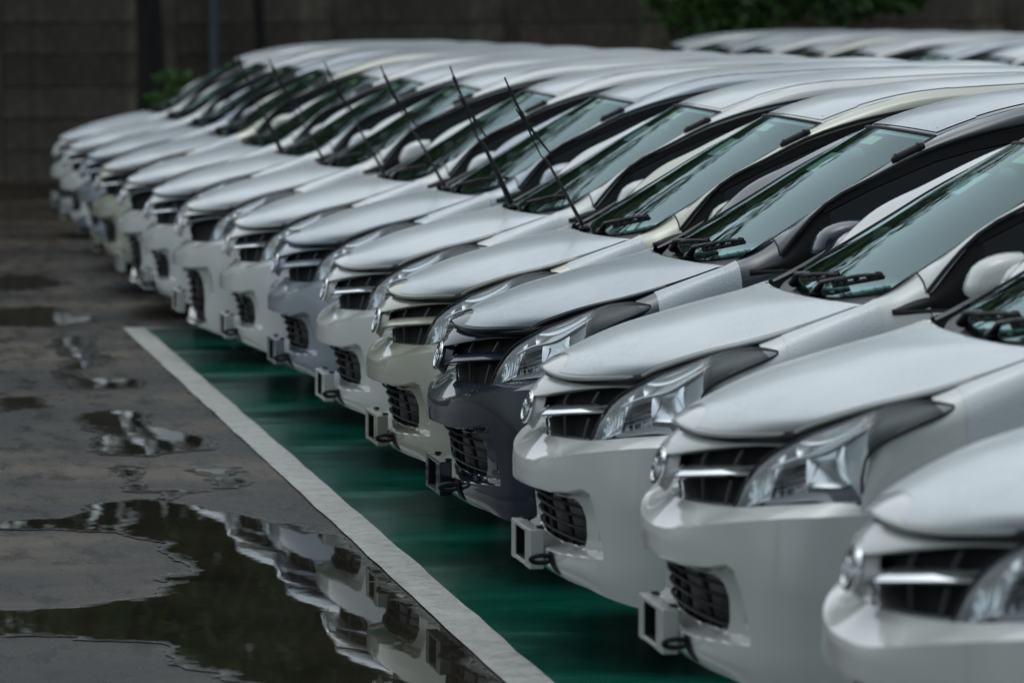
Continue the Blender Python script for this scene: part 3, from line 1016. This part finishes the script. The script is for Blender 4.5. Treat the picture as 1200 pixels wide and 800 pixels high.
# ---- side glazing
def side_pt(a_, k):
    """k = 0 belt .. 1 under the rail"""
    lb, zb = .782, 1.118 + .045 * float(smooth01((a_ - 1.12) / 2.6))
    if a_ < 1.115:
        zt = 1.118 + (1.168 - 1.118) * max(0, (a_ - .985) / .13)
        lt = .76
    else:
        lt = float(np.interp(a_, PO_[:, 0], PO_[:, 1])) - .004
        zt = float(np.interp(a_, PO_[:, 0], PO_[:, 2])) - .006
    tuck = .05 * float(smooth01((a_ - 3.2) / .9))
    return (a_, (lb - tuck) * (1 - k) + lt * k + .018 * math.sin(math.pi * k) - .008, zb * (1 - k) + zt * k)
def side_grid(a0, a1, k0, k1, n=24, out=0.0):
    return np.array([[np.array(side_pt(a_, k)) + [0, out, 0] for a_ in np.linspace(a0, a1, n)] for k in np.linspace(k0, k1, 10)])
both('side_window', MB().grid(side_grid(1.30, 2.02, 0.0, .93)), 'tint_glass', fd)
both('side_window', MB().grid(side_grid(2.09, 2.90, 0.0, .93)), 'tint_glass', rd)
both('side_window', MB().grid(side_grid(3.00, 3.76, 0.0, .93)), 'tint_glass', qp)
for a0, a1, own in ((1.0, 1.30, fd), (2.02, 2.09, fd), (2.90, 3.00, rd), (3.76, 3.95, qp)):
    both('window_pillar', MB().grid(side_grid(a0, a1, 0, 1.0, 10, .002)), 'matte_black', own)
both('window_visor', MB().grid(side_grid(1.28, 2.04, .90, 1.01, 30, .008)), 'matte_black', fd)
both('window_visor', MB().grid(side_grid(2.05, 2.95, .90, 1.01, 30, .008)), 'matte_black', rd)
both('window_frame', MB().grid(side_grid(2.95, 3.95, .90, 1.01, 30, .006)), 'matte_black', qp)
both('belt_seal', MB().tube([tuple(np.array(side_pt(a_, 0)) + [0, .006, 0]) for a_ in np.linspace(1.0, 3.9, 40)], .010, 6), 'rubber', fd)

# ---- mirrors, pillar aerial
mr = MB()
P = []
for i in range(15):
    th_ = math.pi * i / 14
    rr = math.sin(th_) ** .6
    P.append([(1.315 - .110 * max(0, math.cos(ph)) ** .8 * rr ** .8 + .03 * max(0, -math.cos(ph)) * rr + .05 * math.sin(ph) * rr, 0.912 - .102 * math.cos(th_), 1.235 + .074 * rr * np.sign(math.sin(ph)) * abs(math.sin(ph)) ** .75) for ph in np.linspace(0, 2 * math.pi, 25)])
mi = both('mirror', mr.grid(np.array(P)), 'paint', painted=True)
both('mirror_stalk', MB().tube([(1.24, .745, 1.165), (1.27, .80, 1.18), (1.30, .86, 1.20)], [.03, .026, .022], 8), 'black', mi)
both('mirror_glass', MB().grid(np.array([[(1.3465 + .045 * y, .92 + .088 * x, 1.240 + .062 * y) for x in (-1, 0, 1)] for y in (-1, 0, 1)])), 'chrome', mi)
an = MB().tube([(1.545 + .122 * k, .655 - .01 * k, 1.506 + .058 * k) for k in (0, .06, .2, .5, .8, .94, 1)], [.008, .015, .018, .018, .018, .015, .008], 10, flat=.9)
ai = part('aerial', an, 'rubber')
for k in (.16, .84):
    part('aerial_cap', MB().tube([(1.545 + .122 * (k - .03), .655 - .01 * k, 1.506 + .058 * (k - .03)), (1.545 + .122 * (k + .03), .655 - .01 * k, 1.506 + .058 * (k + .03))], .0195, 10), 'rubber', ai)

# ---- rear end
TG = [
 [(3.968, 0, 1.728), (3.945, .3, 1.722), (3.86, .545, 1.69), (3.84, .60, 1.62)],
 [(4.02, 0, 1.50), (4.005, .35, 1.50), (3.95, .62, 1.48), (3.90, .68, 1.47)],
 [(4.08, 0, 1.25), (4.065, .40, 1.25), (4.02, .70, 1.24), (3.96, .76, 1.23)],
 [(4.115, 0, 1.0), (4.10, .42, 1.0), (4.06, .71, 1.0), (4.00, .775, 1.0)],
 [(4.12, 0, .72), (4.105, .42, .72), (4.065, .71, .72), (4.00, .78, .72)],
]
TGP = patch(sym(TG), 50, 50)
tg = part('tailgate', MB().grid(TGP), 'paint', painted=True)
RGW = offset(TGP, .004)
if RGW[25, 25, 0] < TGP[25, 25, 0]:
    RGW = offset(TGP, -.004)
part('rear_window', MB().grid(RGW[5:21, 6:-6]), 'gloss_black', tg)
for s_ in (1, -1):
    sub = RGW[22:36, 42:49] if s_ > 0 else RGW[22:36, 1:8]
    part('tail_light', MB().grid(sub), 'red_lens', tg)
RB = [
 [(4.10, 0, .74), (4.09, .42, .74), (4.05, .72, .74), (3.98, .776, .74)],
 [(4.165, 0, .68), (4.15, .42, .68), (4.10, .73, .68), (3.98, .782, .70)],
 [(4.175, 0, .52), (4.16, .42, .52), (4.10, .73, .52), (3.98, .782, .52)],
 [(4.15, 0, .36), (4.135, .42, .36), (4.08, .72, .36), (3.98, .772, .36)],
 [(4.08, 0, .27), (4.07, .42, .27), (4.02, .70, .27), (3.95, .755, .27)],
]
part('rear_bumper', MB().grid(patch(sym(RB), 30, 60)), 'paint', painted=True)
ub = MB()
ub.box((.34, -.58, .235), (4.05, .58, .26))
ub.box((.50, -.62, .26), (.98, -.585, .95)).box((.50, .585, .26), (.98, .62, .95))
ub.box((3.10, -.62, .26), (3.75, -.585, .80)).box((3.10, .585, .26), (3.75, .62, .80))
ub.box((.34, -.60, .26), (.38, .60, .66))
ub.box((.93, -.60, .26), (.96, .60, 1.06))
ub.box((1.0, -.76, .262), (3.1, -.70, .40)).box((1.0, .70, .262), (3.1, .76, .40))
part('underbody', ub, 'under', smooth=False)

# ---- wheels
for a_ in (.745, 3.40):
    for s_ in (1, -1):
        c0 = (a_, s_ * .72, .305)
        prof = [(-.085, .20), (-.092, .23), (-.09, .27), (-.078, .297), (-.06, .305), (.06, .305), (.078, .297), (.09, .27), (.092, .23), (.085, .20)]
        wh = part('wheel', MB().lathe(prof, c0, 48), 'rubber')
        rm = MB().lathe([(s_ * .075, .205), (s_ * .082, .195), (s_ * .02, .185), (-s_ * .08, .19), (-s_ * .08, .20)], c0, 40)
        rm.lathe([(s_ * .055, .0005), (s_ * .06, .03), (s_ * .045, .05), (-s_ * .02, .055)], c0, 20)
        for k in range(5):
            an_ = 2 * math.pi * k / 5 + .3
            for da_ in (-.10, .10):
                rm.tube([(c0[0] + r_ * math.cos(an_ + da_ * (r_ > .1)), c0[1] + s_ * (.045 + .02 * r_), c0[2] + r_ * math.sin(an_ + da_ * (r_ > .1))) for r_ in (.03, .11, .19)], [.018, .014, .013], 6)
        part('rim', rm, 'rim', wh)

# ---- cabin
dsh = MB()
drow = []
for da, dz in ((.02, -.03), (.20, .015), (.36, .03), (.46, .0), (.50, -.12), (.48, -.32)):
    drow.append([(ws(f, 0)[0] + da * (1 - .15 * f * f), min(.70, ws(f, 0)[1] * 1.06), ws(0, 0)[2] + dz - .01 * f) for f in (0, .3, .6, .9, 1)])
ds = part('dashboard', dsh.grid(patch(sym(drow), 26, 40)), 'dash')
part('dash_vent', MB().box((1.375, -.10, 1.06), (1.40, .10, 1.12)), 'gloss_black', ds, smooth=False)
part('steering_wheel', MB().tube([(1.50 + .07 * math.sin(x) * .9, -.33 + .18 * math.cos(x), 1.05 + .165 * math.sin(x)) for x in np.linspace(0, 2 * math.pi, 33)[:-1]], .016, 8, closed=True).tube([(1.50, -.33, 1.05), (1.36, -.33, 1.0)], [.05, .03], 10), 'black')
def seat(l0, a0, nm='front_seat'):
    cs = MB()
    for k, (pa, pz, ra, rl, rz) in enumerate(((a0 + .0, .66, .27, .25, .10), (a0 + .30, .98, .11, .24, .36))):
        P = []
        for i in range(13):
            th_ = math.pi * i / 12
            P.append([(pa + ra * np.sign(math.cos(ph)) * abs(math.cos(ph)) ** .6 * math.sin(th_) ** .5 + (.18 * (math.cos(th_)) * .6 if k else 0) * -0.0 + (.12 * (-math.cos(th_) * -1) if k else 0), l0 + rl * np.sign(math.sin(ph)) * abs(math.sin(ph)) ** .6 * math.sin(th_) ** .5, pz + rz * math.cos(th_)) for ph in np.linspace(0, 2 * math.pi, 25)])
        cs.grid(np.array(P))
    si = part(nm, cs, 'seat')
    hr = MB().ball((a0 + .44, l0, 1.42), (.055, .13, .085), 16, 10)
    hr.tube([(a0 + .42, l0 - .05, 1.28), (a0 + .44, l0 - .05, 1.40)], .008, 6).tube([(a0 + .42, l0 + .05, 1.28), (a0 + .44, l0 + .05, 1.40)], .008, 6)
    part('headrest', hr, 'plastic_wrap', si)
seat(.34, 1.85)
seat(-.34, 1.85)
bs = MB()
P = []
for i in range(9):
    th_ = math.pi * i / 8
    P.append([(2.95 + .10 * np.sign(math.cos(ph)) * abs(math.cos(ph)) ** .6 * math.sin(th_) ** .5 + .10 * math.cos(th_), .60 * np.sign(math.sin(ph)) * abs(math.sin(ph)) ** .4 * math.sin(th_) ** .5, .98 + .36 * math.cos(th_)) for ph in np.linspace(0, 2 * math.pi, 33)])
part('rear_seat', bs.grid(np.array(P)), 'seat')
part('headlining', MB().grid(ROOF[2:-4, 3:-3] - np.array([0, 0, .03])), 'seat')
rvp = on_ws(-.0, .86, -.055)
rv = part('rear_view_mirror', MB().ball(tuple(rvp), (.022, .12, .034), 16, 10), 'black')
both('sun_visor', MB().box((1.76, .10, 1.612), (1.92, .46, 1.622)), 'seat', smooth=False)

# ------------------------------------------------------------------ put the cars in place
WHITE, PEARL = (.67, .685, .66, 0), (.64, .665, .655, 0)
SILVER, CHAMP, DARK = (.30, .345, .39, .35), (.46, .46, .38, .3), (.011, .019, .034, 0)
def car(x, y, z, colour, label, group, opts, simple=False, rz=0.0):
    root = bpy.data.objects.new('parked_car', None)
    root.empty_display_size = .3
    col.objects.link(root)
    root.location = (x, y, z)
    root.rotation_euler.z = rz
    root['label'] = label
    root['category'] = 'car'
    root['group'] = group
    made = {}
    for i, (name, me, parent, painted, var, lab) in enumerate(PARTS):
        if var is not None and var not in opts:
            continue
        o = bpy.data.objects.new(name, me)
        col.objects.link(o)
        o.parent = root if parent is None else made[parent]
        if name == 'protective_film':     # thin film: a little of the paint shows through
            lum = sum(colour[:3]) / 3
            o.color = (.67 + .47 * lum, .70 + .43 * lum, .73 + .385 * lum, 1)
        if painted:
            o.color = colour
        made[i] = o
    return root
GRP = 'cars parked nose-out in the long row'
Acp, Apl = {'A', 'chrome', 'down'}, {'A', 'plain', 'down'}
def up(s, k):
    return (s - {'down'}) | {'up%d' % k}
B_ = {'B', 'down'}
CARS = [
 (0.00, 10.38, WHITE, Acp, 'white car at the row end farthest from the concrete wall'),
 (0.01, 12.83, WHITE, Acp, 'white car between the row\'s end car and the white car beside the dark one'),
 (-.04, 14.86, WHITE, Acp, 'white car with wipers down right beside the dark blue-grey car'),
 (-.01, 17.16, DARK, Apl, 'dark blue-grey car with pale film over its hood and roof'),
 (.01, 19.17, CHAMP, up(Apl, 1), 'champagne car with one wiper raised right beside the dark blue-grey car'),
 (.05, 21.42, WHITE, up(Acp, 2), 'white car with raised wiper between the champagne and the silver car'),
 (.06, 23.70, SILVER, up(Apl, 1), 'silver-grey car with raised wiper between two white cars'),
 (-.01, 25.65, WHITE, up(Acp, 3), 'white car with raised wiper between the silver car and the sporty-bumper car'),
 (-.08, 27.96, WHITE, up(B_, 1), 'white car with tall black lower grille and raised wiper on the green bay'),
 (-.10, 30.30, PEARL, up(Acp, 2), 'white car with raised wiper standing at the end of the white line'),
 (-.11, 32.45, WHITE, B_, 'white car with tall black lower grille beyond the green paint'),
 (-.10, 35.20, CHAMP, Acp, 'champagne car with chrome grille bar beyond the green paint'),
 (-.03, 38.10, SILVER, Apl, 'silver-grey car third from the concrete wall end of the row'),
 (-.02, 40.70, WHITE, Acp, 'white car second from the concrete wall end of the row'),
 (.07, 43.70, WHITE, Acp, 'white car last in the row, closest to the concrete wall'),
]
for i, (x, y, c_, o_, lab) in enumerate(CARS):
    car(x, y, 0, c_, lab, GRP, o_, rz=R([.3, -.4, .2, 0, .1, -.3, .4, -.2, .3, .1, -.3, .2, -.2, .3, 0, -.1][i]))
# second row on the raised slab behind
structure(link('raised_slab', MB().box((5.2, 36.2, -.05), (12.6, 55.5, .07)).mesh('raised_slab', M['asphalt'], smooth=False, frame='world')))
ROW2 = [(6.9, 38.2, WHITE), (6.95, 40.6, SILVER), (6.85, 43.0, WHITE), (6.9, 45.4, CHAMP), (6.9, 47.8, WHITE), (6.95, 50.2, SILVER), (6.9, 52.6, WHITE)]
L2 = ['white car at the end of the rear row farthest from the wall', 'silver car beside the end car of the rear row', 'white car between the silver and the champagne car in the rear row',
      'champagne car in the middle of the rear row on the slab', 'white car next to the champagne car, wall side, in the rear row', 'silver car second from the wall in the rear row', 'white car closest to the wall in the rear row']
for (x, y, c_), lab in zip(ROW2, L2):
    car(x - 1.0, y, .07, c_, lab, 'cars parked in the rear row', Acp)

# ------------------------------------------------------------------ far wall of concrete posts and planks
m, t, b = new_mat('stained_concrete')
n1 = noise(t, 1.3, 6, .65, stretch=(1, 1, .6))
n2 = noise(t, 14, 6, .7)
oi = N(t, 'ShaderNodeObjectInfo')
mx = N(t, 'ShaderNodeMix', data_type='RGBA', blend_type='MULTIPLY')
mx.inputs[0].default_value = 1
L(t, ramp(t, n1, [(.3, (.045, .037, .029)), (.5, (.14, .117, .090)), (.72, (.28, .232, .178))]), mx.inputs[6])
L(t, ramp(t, oi.outputs['Random'], [(0, g(.72)), (1, g(1.15))]), mx.inputs[7])
mx2 = N(t, 'ShaderNodeMix', data_type='RGBA', blend_type='MULTIPLY')
mx2.inputs[0].default_value = 1
L(t, mx.outputs[2], mx2.inputs[6])
L(t, ramp(t, n2, [(.3, g(.7)), (.65, g(1.1))]), mx2.inputs[7])
L(t, mx2.outputs[2], b.inputs['Base Color'])
b.inputs['Roughness'].default_value = .85
bump(t, b, n2, .4, .01)
M['concrete'] = m

WY = 57.7
wall = bpy.data.objects.new('concrete_wall', None)
col.objects.link(wall)
wall.location = (8, WY, 0)
wall['label'] = 'stained concrete post and plank wall behind the parked cars'
wall['category'] = 'wall'
def bevbox(name, lo, hi, mat, off=.012):
    me = MB().box(lo, hi).mesh(name, mat, smooth=False, frame='world')
    bm = bmesh.new()
    bm.from_mesh(me)
    bmesh.ops.bevel(bm, geom=bm.edges[:], offset=off, segments=1, affect='EDGES')
    bm.to_mesh(me)
    bm.free()
    return me
SP, PH, NP = 2.13, .39, 8
def plank_mesh():
    me = bevbox('plank', (-SP / 2 + .07, -.03, 0), (SP / 2 - .07, .03, PH - .012), M['concrete'], .014)
    bm = bmesh.new()
    bm.from_mesh(me)
    bmesh.ops.create_cube(bm, size=1, matrix=Matrix.Translation((0, .026, PH - .01)) @ Matrix.Diagonal((SP - .14, .02, .06, 1)))
    bm.to_mesh(me)
    bm.free()
    return me
plank = plank_mesh()
postm = bevbox('post', (-.09, -.10, -.05), (.09, .10, PH * NP + .12), M['concrete'], .015)
for k in range(-11, 20):
    xw = .12 + k * SP - 8
    o = link('post', postm, wall, (xw, 0, 0))
    for j in range(NP):
        o = link('plank', plank, wall, (xw + SP / 2, random.uniform(-.008, .008), .0 + j * PH - .015))
        o.rotation_euler.x = random.uniform(-.012, .012)

# pipe against the wall
m_pipe = mat_simple('painted_steel', (.10, .12, .14), .5, var=.2)
pp = link('pipe', MB().tube([(0, 0, 0), (0, 0, 1.5), (0, 0, 3.4)], .055, 12).mesh('pipe', m_pipe, frame='world'), None, (2.78, WY - .35, 0))
pp['label'] = 'thin blue-grey steel pipe standing in front of the concrete wall'
pp['category'] = 'pipe'
for zz in (.0, 1.2, 2.4):
    link('flange', MB().tube([(0, 0, zz), (0, 0, zz + .03)], .09, 12).mesh('flange', m_pipe, frame='world'), pp)

# ------------------------------------------------------------------ trees
m, t, b = new_mat('leaf')
oi = N(t, 'ShaderNodeObjectInfo')
n = noise(t, .9, 4)
n2 = noise(t, 9, 2)
mx = N(t, 'ShaderNodeMix', data_type='RGBA', blend_type='MULTIPLY')
mx.inputs[0].default_value = 1
L(t, ramp(t, n, [(.3, (.022, .066, .014)), (.5, (.048, .120, .022)), (.7, (.10, .19, .034))]), mx.inputs[6])
L(t, ramp(t, n2, [(.3, g(.6)), (.7, g(1.25))]), mx.inputs[7])
L(t, mx.outputs[2], b.inputs['Base Color'])
b.inputs['Roughness'].default_value = .5
b.inputs['Transmission Weight'].default_value = 0
M['leaf'] = m
m, t, b = new_mat('bark')
n = noise(t, 6, 6, .7, stretch=(3, 3, .5))
L(t, ramp(t, n, [(.3, (.008, .007, .006)), (.7, (.024, .020, .017))]), b.inputs['Base Color'])
b.inputs['Roughness'].default_value = .9
bump(t, b, n, .6, .02)
M['bark'] = m

def crown_mesh(name, clumps, n_leaf, size, seed):
    """clumps: (centre, radii); leaves are small bent quads spread through each clump"""
    r_ = np.random.default_rng(seed)
    mb = MB()
    for (cx, cy, cz), (rx, ry, rz) in clumps:
        k = int(n_leaf * (rx * ry * rz) ** (2 / 3))
        for _ in range(k):
            d = r_.standard_normal(3)
            d /= np.linalg.norm(d)
            rad = r_.uniform(.25, 1.0) ** .45
            c_ = np.array([cx + d[0] * rx * rad, cy + d[1] * ry * rad, cz + d[2] * rz * rad])
            u = r_.standard_normal(3)
            u /= np.linalg.norm(u)
            v_ = np.cross(u, r_.standard_normal(3))
            v_ /= np.linalg.norm(v_)
            s_ = size * r_.uniform(.6, 1.4)
            w_ = np.cross(u, v_)
            o = len(mb.v)
            mb.v.extend([tuple(c_ - u * s_), tuple(c_ + v_ * s_ * .42 + w_ * s_ * .15), tuple(c_ + u * s_), tuple(c_ - v_ * s_ * .42 + w_ * s_ * .15)])
            mb.f.append((o, o + 1, o + 2, o + 3))
    return mb.mesh(name, M['leaf'], smooth=False, merge=False, frame='world')
def trunk_mesh(h, r0, branches, seed, bend=.15):
    r_ = random.Random(seed)
    mb = MB()
    pts, rad = [], []
    bx, by = r_.uniform(-bend, bend), r_.uniform(-bend, bend)
    for i in range(9):
        k = i / 8
        pts.append((bx * math.sin(k * 3) + .04 * math.sin(9 * k), by * k, h * k - .03))
        rad.append(r0 * (1.25 if i == 0 else 1 - .6 * k))
    mb.tube(pts, rad, 10)
    for (z0, dx, dy, dz) in branches:
        p0 = pts[min(8, int(8 * z0 / h))]
        mb.tube([p0, (p0[0] + dx * .4, p0[1] + dy * .4, p0[2] + dz * .55), (p0[0] + dx, p0[1] + dy, p0[2] + dz)], [r0 * .45, r0 * .3, r0 * .1], 7)
    return mb.mesh('trunk', M['bark'], frame='world')
def rand_clumps(n, c, ext, rmin, rmax, seed):
    r_ = random.Random(seed)
    out = []
    for _ in range(n):
        while True:
            d = [r_.uniform(-1, 1) for _ in range(3)]
            if sum(q * q for q in d) < 1:
                break
        rr = r_.uniform(rmin, rmax)
        out.append(((c[0] + d[0] * ext[0], c[1] + d[1] * ext[1], c[2] + d[2] * ext[2]), (rr * r_.uniform(.9, 1.3), rr, rr * r_.uniform(.6, .9))))
    return out
def tree(name, loc, trunk, crown, label, group, rz=0, s=1.0):
    e_ = bpy.data.objects.new(name, None)
    col.objects.link(e_)
    e_.location = loc
    e_.rotation_euler.z = rz
    e_.scale = (s, s, s)
    e_['label'] = label
    e_['category'] = 'tree'
    if group:
        e_['group'] = group
    if trunk:
        link('trunk', trunk, e_)
    link('crown', crown, e_)
    return e_
br = [(3.0, 1.6, .4, 2.2), (3.5, -1.7, .3, 2.0), (4.2, .5, 1.5, 2.4), (4.4, -.4, -1.5, 2.2), (5, 1.1, -1, 2.5), (5.2, -1.1, .8, 2.6)]
TRK = [trunk_mesh(6.5, .22, br, 1), trunk_mesh(7.0, .26, br[::-1], 2)]
CRN = [crown_mesh('crown', rand_clumps(26, (0, 0, 6.2), (2.6, 2.4, 3.2), .8, 1.5, 11), 170, .16, 1),
       crown_mesh('crown', rand_clumps(28, (0, 0, 6.6), (3.0, 2.6, 3.4), .8, 1.6, 12), 165, .16, 2),
       crown_mesh('crown', rand_clumps(24, (0, 0, 6.0), (2.8, 2.6, 2.6), .9, 1.5, 13), 175, .15, 3)]
k = 0
for row_y, xs_, s0 in ((60.8, np.arange(-16, 40, 3.6), .78), (64.5, np.arange(-17, 42, 5.2), 1.2)):
    for x in xs_:
        k += 1
        tree('leafy_tree', (x + random.uniform(-.6, .6), row_y + random.uniform(-.8, .8), 0), TRK[k % 2], CRN[k % 3], 'dense dark green tree standing behind the concrete wall', 'trees behind the wall', random.uniform(0, 6.3), s0 * random.uniform(.78, 1.15))
for x, y, s_, lab in ((.2, 61.8, 1.32, 'tallest dark tree behind the wall, beyond the bare trunk'), (5.6, 62.6, 1.25, 'tall dark tree behind the wall, beyond the low-hanging tree')):
    tree('leafy_tree', (x, y, 0), TRK[0], CRN[1], lab, 'trees behind the wall', x, s_)
# unseen trees added around the open end to darken the nearest cars
for (x, y, s_), lab in zip(((-7.2, 5.5, 1.0), (-7.8, 12.0, .95), (-.5, -4.5, 1.15), (7.0, 0.5, 1.05)),
                           ('broad tree across the driveway from the row\'s open end', 'added unseen shading tree across from the dark blue-grey car', 'broad tree straight off the row\'s open end', 'broad tree behind the tails at the row\'s open end')):
    k += 1
    tree('added_shade_tree', (x, y, 0), TRK[k % 2], CRN[k % 3], lab, 'unseen trees added to shade the open end', k * 1.3, s_)
# tree whose trunk stands before the wall, its crown above the picture
tr2 = trunk_mesh(6.2, .19, br, 5, .08)
tree('leafy_tree', (1.83, 55.6, 0), tr2, crown_mesh('crown', rand_clumps(24, (.5, -.2, 6.4), (3.0, 2.2, 1.9), .8, 1.4, 21), 170, .15, 5), 'tree with dark bare trunk rising in front of the concrete wall', None)
# low-hanging tree before the wall
tree('leafy_tree', (9.0, 56.2, 0), trunk_mesh(4.6, .15, [(2.2, 1.2, -.3, 1.0), (2.4, -1.2, -.3, 1.1), (3, .4, -.6, 1.2)], 6),
     crown_mesh('crown', rand_clumps(16, (-.35, -.45, 2.25), (.75, .35, .35), .35, .5, 31) + rand_clumps(16, (1.35, -.45, 2.35), (.95, .35, .30), .35, .5, 32) + rand_clumps(10, (.5, -.3, 3.3), (1.6, .6, .6), .45, .75, 33), 420, .10, 6),
     'low green leafy tree hanging over the rear row of cars by the wall', None)
tree('leafy_tree', (3.4, 56.9, 0), trunk_mesh(4.6, .09, [(3.2, .5, -.2, .8)], 8),
     crown_mesh('crown', rand_clumps(7, (0, -.1, 3.7), (.7, .4, .9), .35, .6, 33), 420, .10, 8),
     'slim leafy tree beside the steel pipe at the concrete wall', None)
# sprout at the trunk's foot
sp = bpy.data.objects.new('shrub', None)
col.objects.link(sp)
sp.location = (2.0, 55.0, .06)
sp.scale = (1.25, 1.25, 1.06)
sp['label'] = 'small bright green sprout beside the dark tree trunk'
sp['category'] = 'shrub'
link('stem', MB().tube([(0, 0, -.02), (.02, .01, .5), (-.02, 0, 1.0)], [.02, .014, .006], 6).mesh('stem', M['bark'], frame='world'), sp)
m2 = mat_simple('sprout_leaf', (.065, .165, .026), .5, var=.35, vscale=6)
cm = crown_mesh('leaves', rand_clumps(6, (0, 0, 1.05), (.18, .15, .2), .10, .16, 41), 2600, .055, 9)
cm.materials.clear()
cm.materials.append(m2)
link('leaves', cm, sp)
